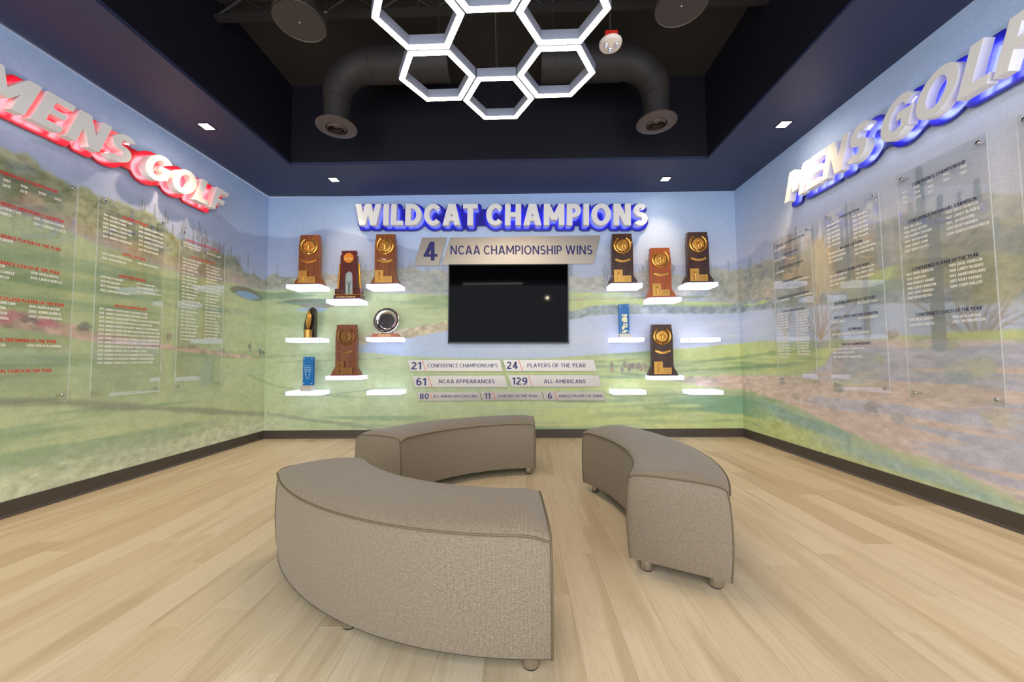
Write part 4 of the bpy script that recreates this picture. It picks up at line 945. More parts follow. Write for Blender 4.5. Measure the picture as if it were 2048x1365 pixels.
    mb.build('engraved_lines', m_dkgold, pq)
    tag(g, label, 'trophy', 'tall wooden trophies with gold medallions'); return g
m_dkgold = mat('engraving', (120, 84, 40), .5, metal=.4)
board_trophy('l1a', 616.7, 470.3, 'mid', 'brown wooden trophy with gold medallion on the top left shelf')
board_trophy('l3a', 769.7, 468.9, 'mid', 'brown wooden trophy with gold medallion just below the W of the sign')
board_trophy('l2b', 693, 650, 'red', 'reddish brown trophy with tarnished bronze medallion on the low left shelf', gold=mat('tarnished_bronze', (140, 98, 56), .42, metal=.7, bump=(120, .3)))
board_trophy('r1a', 1247, 467.7, 'dark', 'dark brown wooden trophy beside the right end of the metal plate')
board_trophy('r2a', 1323, 496, 'orange', 'bright orange brown wooden trophy with shiny gold medallion')
board_trophy('r3a', 1399.5, 464.4, 'dark', 'dark brown wooden trophy on the top shelf at far right')
board_trophy('r2b', 1322, 649.5, 'dark', 'very dark wooden trophy on the lower right shelf')

# arched trophy
loc = place_on('l2a', 696.5, .20); g = empty('arched_trophy', loc); tp = CAM+ray(696, 501.8)*((D-.2)/ray(696, 501.8)[1]); H = tp[2]-loc[2]
m_mah = mat('mahogany', (92, 30, 24), .22, coat=.5, noise=((70, 20, 18), (30, 30, 3), 3)); m_gcol = mat('gold_column', (226, 160, 50), .25, metal=.8); m_orb = mat('gold_disc', (236, 150, 56), .3, metal=.6)
hb = .075
MB().box(-.165, .165, -.03, .085, 0, .05, .006).build('lower_plinth', m_mah, g)
MB().box(-.155, .155, -.022, .078, .05, .058, .003).build('gold_edge', m_gcol, g)
for s in (-1, 1): MB().box(s*.108-.048, s*.108+.048, -.02, .07, .058, .125, .006).build('upper_plinth', m_mah, g)
outer = [(-.115, .10), (-.088, H), (.088, H), (.115, .10)]
n = 14; zA = H-.30; rA = .046
vs = []; mb = MB()
L_ = [(-.115, .06), (-.088, H), (.088, H), (.115, .06)]
inn = [(rA+.004, .06)]+[(rA*math.cos(t), zA+rA*math.sin(t)*1.15) for t in [math.pi*i/n for i in range(n+1)]]+[(-rA-.004, .06)]
for y in (-.0, .045): pass
def strip_panel(mb, y0, y1):
    outs = []
    for x, z in inn:
        if z <= zA: t = (z-.06)/(H-.06); xo = math.copysign(.115-.027*t, x); outs.append((xo, z))
        else:
            a = math.atan2(z-zA, x); # cast to the outline
            ca, sa = math.cos(a), math.sin(a); tt = (H-zA)/max(sa, 1e-6); xo = ca*tt
            lim = .115-.027*((min(H, zA+sa*tt)-.06)/(H-.06))
            if abs(xo) > lim: t2 = (.115)/max(abs(ca), 1e-6)*.93; outs.append((math.copysign(.1, ca), zA+sa*t2*.93))
            else: outs.append((xo, H))
    m_ = len(inn); vs = [(x, y0, z) for x, z in inn]+[(x, y0, z) for x, z in outs]+[(x, y1, z) for x, z in inn]+[(x, y1, z) for x, z in outs]; fs = []
    for i in range(m_-1): fs += [(i, i+1, i+1+m_, i+m_), (i+2*m_, i+3*m_, i+1+3*m_, i+1+2*m_), (i, i+2*m_, i+1+2*m_, i+1), (i+m_, i+1+m_, i+1+3*m_, i+3*m_)]
    mb.add(vs, fs)
strip_panel(mb, -.0, .045); mb.box(-.0879, .0879, .0005, .0445, H-.03, H); mb.build('arch_panel', m_mah, g)
for s in (-1, 1): MB().tube([(s*.134, .022, .12), (s*.112, .022, H-.155), (s*.109, .022, H-.15)], [.011, .011, .002], 10).build('gold_column', m_gcol, g)
gd = MB().lathe([(0, .008), (.058, .007), (.062, .0), (.062, -.004)], (0, 0, H-.088), 36, 'y').build('gold_disc', m_orb, g)
mb = MB(); text_flat(mb, 'NCAA', -.048, .048, H-.112, H-.084, lambda X, Z: (X, -.0086, Z), off=.03); mb.build('disc_lettering', mat('pale_gold', (250, 206, 130), .3, metal=.5), gd, recalc=False)
mb = MB(); text_flat(mb, 'NATIONAL CHAMPIONS', -.125, .10, .014, .034, lambda X, Z: (X, -.0308, Z), off=.02); mb.build('base_lettering', mat('gold_letters', (236, 196, 130), .3, metal=.4), g, recalc=False)
def crystal_mat(name, c, fac):
    m = bpy.data.materials.new(name); m.use_nodes = True; nt = m.node_tree; N = nt.nodes; L = nt.links; out = N['Material Output']; p = N['Principled BSDF']
    p.inputs['Base Color'].default_value = lc(*c); p.inputs['Roughness'].default_value = .12; tr = N.new('ShaderNodeBsdfTransparent'); tr.inputs[0].default_value = (.94, .96, .98, 1); mx = N.new('ShaderNodeMixShader')
    mx.inputs[0].default_value = fac; L.new(tr.outputs[0], mx.inputs[1]); L.new(p.outputs[0], mx.inputs[2]); L.new(mx.outputs[0], out.inputs[0]); return m
m_cry = crystal_mat('clear_crystal', (196, 214, 212), .45)
cp = MB().prism([(-rA*.96, .06), (rA*.96, .06)]+[(rA*.96*math.cos(t), zA+rA*math.sin(t)*1.1) for t in [math.pi*i/10 for i in range(11)]], .018, .028).build('crystal_pane', m_cry, g)
mb = MB(); mb.tube([(.0, .012, .075), (.0, .012, .14), (0, .012, .175)], [.012, .009, .012], 8).tube([(-.004, .012, .17), (-.018, .012, .20), (-.014, .012, .225)], .0045, 6).tube([(.004, .012, .17), (.018, .012, .20), (.014, .012, .225)], .0045, 6).lathe([(0, .009), (.008, 0), (0, -.009)], (0, .012, .198), 8)
mb.build('etched_figure', mat('etching', (104, 120, 122), .5), cp)
tag(g, 'dark red trophy with an open arch, gold disc and gold side columns', 'trophy')

# black award with gold flame
loc = place_on('l1b', 622, .20); g = empty('flame_award', loc); m_blk = mat('black_lacquer', (34, 28, 28), .2, coat=.5)
hh = (CAM+ray(622, 615)*((D-.2)/ray(622, 615)[1]))[2]-loc[2]; mb = MB()
prof = [(-.068, 0), (.068, 0), (.068, hh*.62), (.066, hh*.84), (.056, hh*.955), (.038, hh), (.016, hh*.985), (-.012, hh*.9), (-.040, hh*.74), (-.058, hh*.55), (-.068, hh*.36)]
mb.prism([(a_-.014, b_) for a_, b_ in prof], .0, .05).build('curved_slab', m_blk, g)
MB().lathe([(.045, 0), (.045, .09), (.040, .094), (0, .094)], (-.012, -.03, 0), 24).build('gold_drum', m_goldp, g)
mb = MB(); fl = [(-.028, .10), (-.046, .15), (-.052, .20), (-.042, .25), (-.026, .31), (-.014, .355), (-.004, .31), (.016, .27), (.018, .22), (.010, .16), (-.008, .10)]
fl = [(a_+.008, b_) for a_, b_ in fl]; c0 = (-.010, .21)
nf = len(fl); vs = [(x, -.03, z) for x, z in fl]+[(c0[0]+(x-c0[0])*.45, -.052, c0[1]+(z-c0[1])*.6) for x, z in fl]+[(c0[0]+(x-c0[0])*.45, -.012, c0[1]+(z-c0[1])*.6) for x, z in fl]
fs = [(i, (i+1) % nf, (i+1) % nf+nf, i+nf) for i in range(nf)]+[(i, i+2*nf, (i+1) % nf+2*nf, (i+1) % nf) for i in range(nf)]+[tuple(range(nf, 2*nf)), tuple(range(3*nf-1, 2*nf-1, -1))]
mb.add(vs, fs, True).build('gold_flame', m_gold, g)
tag(g, 'slender black curved award with a gold flame on a gold drum', 'trophy')

# silver plate
loc = place_on('l3b', 773, .17); g = empty('silver_plate', loc); m_sil = mat('silver', (212, 206, 202), .16, metal=1); m_sild = mat('silver_dark', (120, 116, 114), .22, metal=1)
cz = (CAM+ray(775, 641.7)*((D-.17)/ray(775, 641.7)[1]))[2]-loc[2]; R = .153
pl = empty('pl', (0, 0, 0)); bpy.data.objects.remove(pl)
tl = rad(8)
dish = MB().lathe([(0, -.010), (R*.58, -.010), (R*.66, .002), (R*.72, .006), (R*.97, .012), (R, .010), (R*.97, .004), (R*.6, -.018), (0, -.018)], (0, 0, 0), 64, 'y').build('dish', m_sil, g)
dish.location = (0, -.0, cz); dish.rotation_euler = (-tl, 0, 0)
MB().lathe([(0, -.0092), (R*.575, -.0092)], (0, 0, 0), 48, 'y').build('dish_centre', m_sild, dish, recalc=False)
for k in range(44):
    a = 2*math.pi*k/44
    if k == 0: bd = MB().tube([(0, 0, -.012), (.003, -.007, 0), (0, 0, .012)], [.003, .009, .003], 8).build('rim_flower', m_sild, dish); s0 = bd
    else: bd = s0.copy(); COL.objects.link(bd)
    bd.location = (R*.89*math.cos(a), -.012, R*.89*math.sin(a)); bd.rotation_euler = (0, -a+.5, 0)
m_ltw = mat('pale_wood', (206, 158, 110), .4, noise=((186, 136, 92), (30, 30, 4), 3))
MB().prism([(-.165, 0), (.165, 0), (.135, .042), (-.135, .042)], -.055, .06).build('wooden_base', mat('cherry_base', (172, 96, 70), .35, coat=.3), g)
MB().box(-.075, .075, -.0575, -.055, .006, .036).build('brass_plate', m_ltw, g)
MB().tube([(-.06, .03, .04), (-.06, .05, cz*.9)], .005, 6).tube([(.06, .03, .04), (.06, .05, cz*.9)], .005, 6).tube([(-.06, .02, .044), (.06, .02, .044)], .006, 6).build('easel', m_dark, g)
tag(g, 'round silver plate with ornate rim standing on a small wooden base', 'plate')

# blue glass awards
def blue_award(key, px, yt, yb, wpx, label, gold):
    loc = place_on(key, px, .19); g = empty('glass_award', loc); s = (D-.19)/FPX; w = wpx*s/2
    z1 = (CAM+ray(px, yt)*((D-.19)/ray(px, yt)[1]))[2]-loc[2]; z0 = (CAM+ray(px, yb)*((D-.19)/ray(px, yb)[1]))[2]-loc[2]
    MB().box(-w*1.1, w*1.1, -.04, .05, 0, z0, .004).build('silver_base', mat('satin_silver', (196, 190, 178), .4, metal=.4), g)
    m_b = crystal_mat('blue_glass', (24, 116, 190), .86); m_b2 = mat('deep_blue_core', (12, 48, 130), .15, coat=.6)
    MB().box(-w, w, -.004, .006, z0, z1, .002).build('front_pane', m_b, g); MB().box(-w, w, .03, .04, z0, z1, .002).build('rear_pane', m_b, g)
    MB().prism([(-w*.5, z0), (w*.5, z0), (w*.5, z1*.80), (0, z1*.93), (-w*.5, z1*.80)], .01, .028).build('crystal_core', m_b2, g)
    for sx in (-1, 1):
        for zz in (z0+.02, z1-.02): MB().lathe([(0, .012), (.006, .010), (.006, -.034)], (sx*w*.78, 0, zz), 10, 'y').build('bolt', m_chrome, g)
    m_et = mat('etched_white', (150, 196, 226), .5) if not gold else mat('etched_gold', (232, 226, 176), .25, metal=.3)
    if not gold:
        mb = MB(); c = (z0+z1)/2-.01; sh = [(-w*.62, c+.075), (w*.62, c+.075), (w*.62, c+.05), (w*.5, c+.0), (w*.36, c-.05), (0, c-.085), (-w*.36, c-.05), (-w*.5, c), (-w*.62, c+.05)]
        mb.tube([(a, -.0065, b) for a, b in sh], .0022, 5, closed=True); mb.tube([(a*.78, -.0065, c+(b-c)*.78) for a, b in sh], .0012, 5, closed=True)
        mb.tube([(.022*math.cos(t), -.0065, c-.012+.024*math.sin(t)) for t in [k*math.pi/8 for k in range(16)]], .0012, 5, closed=True)
        for k in range(3): mb.box(-w*.45, w*.45, -.0055, -.0045, c+.05-.022*k, c+.058-.022*k)
        mb.box(-w*.5, w*.5, -.0055, -.0045, z0+.075, z0+.079); mb.build('etched_shield', m_et, g)
    else:
        rr = random.Random(4)
        for a, b in ((z0+.01, z0+(z1-z0)*.34), (z0+(z1-z0)*.38, z0+(z1-z0)*.66)):
            mb = MB()
            for i in range(7):
                for j in range(4):
                    if rr.random() < .8:
                        x = -w*.5+j*w*.27; z = a+(b-a)*i/7; mb.box(x, x+w*.25, -.007-rr.random()*.003, -.0045, z, z+(b-a)/7*.9)
            mb.build('etched_block', m_et, g)
    tag(g, label, 'award'); return g
blue_award('l1c', 618.5, 714.3, 771, 20.5, 'blue glass award with an etched shield on the lowest left shelf', False)
blue_award('r1b', 1247.5, 609, 667.5, 20, 'narrow blue crystal award with pale gold etching right of the screen', True)
# ------------------------------------------------------------------ acrylic honour panels
def acrylic():
    m = bpy.data.materials.new('clear_acrylic'); m.use_nodes = True; nt = m.node_tree; N = nt.nodes; L = nt.links; out = N['Material Output']
    for n in list(N):
        if n != out: N.remove(n)
    tr = N.new('ShaderNodeBsdfTransparent'); tr.inputs[0].default_value = (.975, .98, .975, 1); gl = N.new('ShaderNodeBsdfGlossy'); gl.inputs['Roughness'].default_value = .015; gl.inputs[0].default_value = (1, 1, 1, 1)
    fr = N.new('ShaderNodeFresnel'); ge = N.new('ShaderNodeNewGeometry'); mi = N.new('ShaderNodeMapRange'); mi.inputs['To Min'].default_value = 1.49; mi.inputs['To Max'].default_value = 1/1.49
    L.new(ge.outputs['Backfacing'], mi.inputs[0]); L.new(mi.outputs[0], fr.inputs[0]); mx = N.new('ShaderNodeMixShader')
    L.new(fr.outputs[0], mx.inputs[0]); L.new(tr.outputs[0], mx.inputs[1]); L.new(gl.outputs[0], mx.inputs[2]); L.new(mx.outputs[0], out.inputs[0]); return m
m_acr = acrylic(); m_acre = crystal_mat('acrylic_edge', (230, 228, 222), .3)
m_tred = mat('red_vinyl', (206, 24, 34), .5); m_tnav = mat('navy_vinyl', (26, 34, 70), .5); m_twht = mat('white_vinyl', (244, 242, 238), .5, emit=None)
PZ0, PZ1 = .69, 2.19
def honour_panel(side, yc, w, items, label, zt=PZ1, zb=PZ0):
    """items: (kind, px, py, text[, column]) read off the wall; local x = reading direction, z up, -y out"""
    onw = on_left if side == 'l' else on_right
    root = empty('honour_panel', (-A if side == 'l' else B, yc, 0), (0, 0, rad(90) if side == 'l' else rad(-90))); f = -.040
    MB().box(-w/2, w/2, f, f+.006, zb, zt).build('acrylic_sheet', m_acr, root)
    mb = MB(); e = .0008
    for sx in (-1, 1): mb.box(sx*w/2-e, sx*w/2+e, f-.0003, f+.0063, zb, zt)
    mb.box(-w/2, w/2, f-.0003, f+.0063, zt-e, zt+e); mb.box(-w/2, w/2, f-.0003, f+.0063, zb-e, zb+e)
    mb.build('polished_edge', m_acre, root)
    for sx in (-1, 1):
        for zz in (zt-.035, zb+.035):
            MB().lathe([(0, -.048), (.008, -.0475), (.011, -.045), (.011, -.0405), (.0075, -.040), (.0075, 0)][::-1] and [(0, .052), (.009, .0515), (.0125, .049), (.0125, .041), (.009, .040), (.009, .0012)], (sx*(w/2-.035), 0, zz), 18, 'y').build('standoff', m_chrome, root)
    nh = 0; mp = lambda X, Z: (X, f-.0008, Z)
    for it in items:
        kind, px, py, body = it[:4]; z = onw(px, py, .041)[2]
        if kind == 'H':
            cap = it[4] if len(it) > 4 else .021; wd = text_width(body, cap, .03)*.90; wd = min(wd, w*.9); hd = MB(); text_flat(hd, body, -wd/2, wd/2, z-cap/2, z+cap/2, mp, .036); hd.build('heading_text', m_tred if side == 'l' else m_tnav, root, recalc=False)
        else:
            cap = it[4] if len(it) > 4 else .017; x = {'L': -w*.44, 'R': w*.06}[kind] if isinstance(kind, str) else kind
            wd = min(text_width(body, cap, .014)*.84, w*.46 if kind == 'L' and len(body) < 30 or kind == 'R' else w*.9); wd = min(wd, w*.485-x) if kind != 'L' else wd; nm = MB(); text_flat(nm, body, x, x+wd, z-cap/2, z+cap/2, mp, .024); nm.build('name_text', m_twht, root, recalc=False)
    tag(root, label, 'panel'); return root
honour_panel('l', 2.29, .535, [('H', 113, 384, 'CONFERENCE CHAMPIONSHIP'),
    (-.20, 14, 362, '1993'), (-.12, 14, 362, '1997'), (-.04, 47, 373, '1998'), (.05, 78, 385, '2000'), (.135, 107, 396, '2001'), (-.12, 13, 372, '2010'), (-.04, 47, 383, '2015'),
    ('H', 124, 443, 'CONFERENCE INDIVIDUAL CHAMPION'), ('L', 0, 415, '1992 ANNIKA SORENSTAM'), ('L', 0, 425, '1999 JENNA DANIELS'), ('R', 59, 433, '1996  MARISA BAENA'), ('R', 58, 444, '2001  LORENA OCHOA'),
    ('H', 117, 499, 'CONFERENCE PLAYER OF THE YEAR'), ('L', 0, 478, '2003 ERICA BLASBERG'),
    ('H', 115, 546, 'CONFERENCE COACH OF THE YEAR'), ('L', 0, 531, '1987 KIM HADDOW'), ('L', 0, 543, '1993 CONNIE MCCORKLE'), ('L', 0, 553, '2000 LAURA IANELLO'), ('R', 55, 544, '1998  RICK LAROSE'), ('R', 54, 554, '2010  LAURA IANELLO'),
    ('H', 125, 611, 'NATIONAL COLLEGE PLAYER OF THE YEAR'), ('L', 0, 605, '1991 ANNIKA SORENSTAM'), ('L', 0, 615, '1995 MARISA BAENA'), ('L', 0, 626, '2001 LORENA OCHOA'), ('L', 0, 636, '2002 ERICA BLASBERG'), ('R', 52, 612, '1996  MARISA BAENA'), ('R', 52, 622, '2000  JENNA DANIELS'), ('R', 51, 632, '2002  LORENA OCHOA'),
    ('H', 112, 684, 'NATIONAL FRESHMAN OF THE YEAR'), ('L', 0, 690, '2001 LORENA OCHOA'), ('R', 49, 691, '2003  ERICA BLASBERG'),
    ('H', 101, 741, 'NATIONAL COACH OF THE YEAR'), ('L', 0, 754, '1991 KIM HADDOW')], 'clear panel at the left picture edge, headed CONFERENCE CHAMPIONSHIP in red', 2.205)
AS = 'ANNIKA SORENSTAM'
it = [('H', 270, 443, 'SOLHEIM CUP TEAM')]
for k, (yy, t) in enumerate([(427, '1994  '+AS), (435, '1996  KATHRYN IMRIE'), (444, '2000  '+AS), (452, '2003  '+AS), (461, '2005  NATALIE GULBIS'), (470, '2009  '+AS)]): it.append(('L', 202, yy, t))
for k, t in enumerate(['1996  '+AS, '1998  '+AS, '2002  '+AS, '2005  '+AS, '2007  NATALIE GULBIS', '2009  NATALIE GULBIS']): it.append(('R', 274, 452+9*k, t))
it += [('H', 267, 514, 'CURTIS CUP TEAM'), ('L', 199, 505, '2002  LAURA MYERSCOUGH'), ('L', 199, 514, '2008  ALISON WALSHE'), ('R', 272, 525, '2004  ERICA BLASBERG'),
       ('H', 266, 557, 'ANWA APPEARANCE'), ('L', 198, 552, '2019  HALEY MOORE'), ('L', 198, 561, '2019  VIVIAN HOU'), ('L', 198, 570, '2021  VIVIAN HOU'), ('L', 197, 579, '2023  CAROLINA MELGRATI'), ('R', 271, 566, '2021  YU-SANG HOU'), ('R', 271, 574, '2022  VIVIAN HOU'), ('R', 271, 582, '2023  CAROLINA MELGRATI'), ('H', 264, 616, 'MAJOR CHAMPIONSHIPS')]
for k, (yr, t) in enumerate([(1995, AS+" US WOMEN'S OPEN"), (1996, AS+" US WOMEN'S OPEN"), (1997, "CHRISTA JOHNSON MCDONALD'S LPGA CHAMPIONSHIP"), (2001, AS+' NABISCO CHAMPIONSHIP'), (2002, AS+' KRAFT NABISCO CHAMPIONSHIP'), (2003, AS+" WEETABIX WOMEN'S BRITISH OPEN"), (2003, AS+" MCDONALD'S LPGA CHAMPIONSHIP"), (2004, AS+" MCDONALD'S LPGA CHAMPIONSHIP"), (2005, AS+" MCDONALD'S LPGA CHAMPIONSHIP"), (2005, AS+' KRAFT NABISCO CHAMPIONSHIP'), (2006, AS+" US WOMEN'S OPEN"), (2007, "LORENA OCHOA RICOH WOMEN'S BRITISH OPEN"), (2008, 'LORENA OCHOA KRAFT NABISCO CHAMPIONSHIP'), (2021, AS+" US SENIOR WOMEN'S OPEN")]): it.append(('L', 196-.2*k, 617+8.4*k, '%d  %s' % (yr, t)))
honour_panel('l', 2.957, .53, it, 'clear panel headed SOLHEIM CUP TEAM in red, middle of the three on the left wall', 2.195)
NML = ['LEIGH ANNE HARDIN', 'JENNA DANIELS', 'MARISA BAENA', 'LORENA OCHOA', 'ERICA BLASBERG', 'ALISON WALSHE', 'HALEY MOORE', 'VIVIAN HOU', 'GIGI STOLL', 'KRYSTAL QUIHUIS', 'YU-SANG HOU', 'SANDRA NORDAAS']
it = [('H', 405, 491, 'CONFERENCE SCHOLAR-ATHLETE OF THE YEAR', .018), ('L', 362, 483, '2011  MARGARITA RAMOS'), ('L', 362, 489, '2012  ISABELLE BOINEAU'), ('R', 404, 503, '2017  KRYSTAL QUIHUIS'), ('H', 404, 520, 'WGCA ALL-AMERICAN SCHOLAR', .018)]
for k in range(24): it.append(('L', 362, 515+7.1*k, '%d  %s' % (1990+k*33//24, NML[(k*5) % 12])))
for k in range(23): it.append(('R', 404, 528+6.7*k, '%d  %s' % (1992+k*31//23, NML[(k*7+3) % 12])))
honour_panel('l', 3.632, .53, it, 'clear panel with two long columns of names, nearest the left corner', 2.185)
# right wall
it = [('H', 1874, 348, 'CONFERENCE CHAMPIONSHIP')]
for x, rows in ((-.22, ('1936', '1942', '1991')), (-.14, ('1940', '1948', '2004')), (-.06, ('1941', '1954', '2021')), (.03, ('1942', '1960')), (.12, ('1956', '1987'))):
    for k, t in enumerate(rows): it.append((x, 1822, 379+10.2*k, t))
it += [('H', 1882, 421, 'CONFERENCE INDIVIDUAL CHAMPION')]
for k, t in enumerate(['1943  BILL BELL', '1966  PAUL NOLEN', '1991  MANNY ZERMAN', '1994  JASON GORE', '2004  HENRY LIAW', '2021  BRAD REEVES']): it.append(('L', 1803, 459+9.3*k, t))
for k, t in enumerate(['1969  DRUE JOHNSON', '1987  LARRY SILVEIRA', '1993  JASON GORE', '2001  RICKY BARNES', '2008  CREIGHTON HONECK']): it.append(('R', 1887, 428+10.8*k, t))
it += [('H', 1890, 524, 'CONFERENCE PLAYER OF THE YEAR')]
for k, t in enumerate(['1967  DRUE JOHNSON', '1976  DAN POHL', '1985  ROBERT GAMEZ', '1998  RORY SABBATINI', '2003  RICKY BARNES', '2021  BRAD REEVES']): it.append(('L', 1810, 551+9.4*k, t))
for k, t in enumerate(['1969  DRUE JOHNSON', '1988  LARRY SILVEIRA', '1993  DAVID BERGANIO', '2001  RICKY BARNES', '2004  CHRIS NALLEN']): it.append(('R', 1894, 533+10.5*k, t))
it += [('H', 1898, 623, 'CONFERENCE COACH OF THE YEAR'), ('L', 1815, 641, '1987  RICK LAROSE'), ('L', 1816, 651, '2004  RICK LAROSE'), ('R', 1902, 635, '1991  RICK LAROSE'), ('R', 1903, 644, '2021  JIM ANDERSON')]
honour_panel('r', 2.362, .505, it, 'clear panel headed CONFERENCE CHAMPIONSHIP in navy on the right wall', 2.17, .66)
it = [('H', 1696, 428, 'RYDER CUP TEAM')]
for k in range(6): it.append(('L', 1652, 454+8.3*k, '%d  %s' % (1999+2*k, ['JIM FURYK', 'JIM FURYK', 'JIM FURYK', 'JIM FURYK', 'JIM FURYK', 'JIM FURYK'][k]))); it.append(('R', 1705, 435+8.6*k, '%d  %s' % (1997+3*k, 'JIM FURYK')))
it += [('H', 1700, 490, 'WALKER CUP TEAM'), ('L', 1652, 511, '1989  ROBERT GAMEZ'), ('L', 1652, 519, '1991  DAVID BERGANIO'), ('L', 1653, 527, '1997  JASON GORE'), ('R', 1704, 494, '1991  ERIC MEEKS'), ('R', 1704, 502, '1993  DAVID BERGANIO'), ('R', 1705, 510, '2003  CHRIS NALLEN'),
       ('H', 1703, 537, 'ARNOLD PALMER CUP TEAM'), ('L', 1653, 556, '1998  RORY SABBATINI'), ('L', 1654, 565, '2002  RICKY BARNES'), ('L', 1654, 573, '2004  HENRY LIAW'), ('R', 1707, 541, '2003  CHRIS NALLEN'), ('R', 1707, 549, '2005  PEDRO ORTIZ'), ('R', 1708, 558, '2021  BRAD REEVES'),
       ('H', 1708, 601, 'NATIONAL AMATEUR OF THE YEAR'), ('L', 1657, 618, '1988  ERIC MEEKS'), ('R', 1711, 608, '1989  ROBERT GAMEZ'), ('H', 1709, 631, 'UNITED STATES AMATEUR CHAMPION'), ('L', 1658, 646, '1988  ERIC MEEKS'), ('R', 1712, 638, '2002  RICKY BARNES'),
       ('H', 1708, 658, 'OLYMPIANS'), ('L', 1660, 670, '2016  RORY SABBATINI  2021  SILVER MEDAL'), ('H', 1710, 688, 'MAJOR CHAMPIONSHIPS'), ('L', 1660, 699, '2002  DON POOLEY  US SENIOR OPEN'), ('L', 1660, 706, '2003  JIM FURYK  US OPEN'), ('L', 1660, 714, '2021  JIM FURYK  US SENIOR OPEN')]
honour_panel('r', 2.997, .50, it, 'clear panel headed RYDER CUP TEAM in navy, between its two neighbours on the right wall', 2.145, .675)
NMR = ['JIM ANDERSON', 'BRAD REEVES', 'RICKY BARNES', 'CHRIS NALLEN', 'HENRY LIAW', 'JASON GORE', 'DAN POHL', 'DRUE JOHNSON', 'PAUL NOLEN']
it = [('H', 1580, 482, 'NATIONAL COLLEGE PLAYER OF THE YEAR', .018), ('L', 1550, 502, '1989  ROBERT GAMEZ'), ('H', 1580, 505, 'BEN HOGAN AWARD', .018), ('L', 1550, 523, '2003  RICKY BARNES'), ('H', 1582, 530, 'NATIONAL FRESHMAN OF THE YEAR', .018), ('L', 1550, 548, '1989  ERIC MEEKS'), ('H', 1583, 559, 'GCAA ALL-FRESHMAN TEAM', .018), ('R', 1590, 562, '2018  TREVOR WERBYLO'),
      ('H', 1585, 591, 'CONFERENCE SCHOLAR-ATHLETE OF THE YEAR', .018), ('L', 1552, 604, '2014  ALEX MCMAHON'), ('R', 1590, 594, '2016  GEORGE CUNNINGHAM'), ('H', 1586, 620, 'GCAA ALL-AMERICAN SCHOLAR', .018)]
for k in range(16): it.append(('L', 1554, 630+5.6*k, '%d  %s' % (1990+2*k, NMR[(k*4) % 9]))); it.append(('R', 1592, 625+5.6*k, '%d  %s' % (1991+2*k, NMR[(k*5+2) % 9])))
honour_panel('r', 3.655, .51, it, 'clear panel of small names under a navy heading, nearest the right corner', 2.12, .69)
honour_panel('r', 1.727, .51, [], 'clear panel cut off by the right picture edge', 2.175, .66)

# ------------------------------------------------------------------ curved benches
def fabric(name, ca, cb, bumpd=.0016):
    m = bpy.data.materials.new(name); m.use_nodes = True; nt = m.node_tree; N = nt.nodes; L = nt.links; p = N['Principled BSDF']
    uv = N.new('ShaderNodeUVMap'); uv.uv_map = 'weave'
    def wave(rot, sc):
        mp = N.new('ShaderNodeMapping'); mp.inputs['Rotation'].default_value = (0, 0, rot); mp.inputs['Scale'].default_value = (sc, sc, sc); w = N.new('ShaderNodeTexWave'); w.wave_profile = 'SIN'; w.inputs['Scale'].default_value = 1; w.inputs['Distortion'].default_value = 1.2; w.inputs['Detail'].default_value = 2; w.inputs['Detail Scale'].default_value = .6
        L.new(uv.outputs[0], mp.inputs[0]); L.new(mp.outputs[0], w.inputs['Vector']); return w.outputs['Color']
    a, b = wave(0, 84), wave(math.pi/2, 92)
    mu = N.new('ShaderNodeMath'); mu.operation = 'MULTIPLY'; L.new(a, mu.inputs[0]); L.new(b, mu.inputs[1])
    mp = N.new('ShaderNodeMapping'); mp.inputs['Scale'].default_value = (110, 130, 10); nz = N.new('ShaderNodeTexNoise'); nz.inputs['Scale'].default_value = 1; nz.inputs['Detail'].default_value = 5; L.new(uv.outputs[0], mp.inputs[0]); L.new(mp.outputs[0], nz.inputs['Vector'])
    r = N.new('ShaderNodeValToRGB'); r.color_ramp.elements[0].color = lc(*ca); r.color_ramp.elements[1].color = lc(*cb); r.color_ramp.elements[0].position = .05; r.color_ramp.elements[1].position = .8
    ad = N.new('ShaderNodeMath'); ad.operation = 'MULTIPLY_ADD'; ad.inputs[1].default_value = .75; s2 = N.new('ShaderNodeMath'); s2.operation = 'MULTIPLY_ADD'; s2.inputs[1].default_value = .7; s2.inputs[2].default_value = -.12
    L.new(nz.outputs[0], s2.inputs[0]); L.new(mu.outputs[0], ad.inputs[0]); L.new(s2.outputs[0], ad.inputs[2]); L.new(ad.outputs[0], r.inputs[0]); L.new(r.outputs[0], p.inputs['Base Color'])
    bn = N.new('ShaderNodeBump'); bn.inputs['Strength'].default_value = .6; bn.inputs['Distance'].default_value = bumpd; L.new(mu.outputs[0], bn.inputs['Height']); L.new(bn.outputs[0], p.inputs['Normal'])
    p.inputs['Roughness'].default_value = .42; p.inputs['Specular IOR Level'].default_value = .5; p.inputs['Sheen Weight'].default_value = .15; return m
m_fab = fabric('woven_vinyl', (88, 76, 60), (156, 140, 116))
m_pipe = mat('piping_trim', (96, 84, 60), .5, bump=(300, .2)); m_leg = mat('leg_metal', (196, 190, 182), .25, metal=1); m_foot = mat('rubber_foot', (22, 22, 22), .7)
RI, RO, ZB, ZP, ZCR = 1.0, 1.405, .058, .414, .452
def uvgrid(me, uvs):
    l = me.uv_layers.new(name='weave'); vi = np.zeros(len(me.loops), np.int32); me.loops.foreach_get('vertex_index', vi); l.data.foreach_set('uv', np.asarray(uvs, np.float32)[vi].ravel())
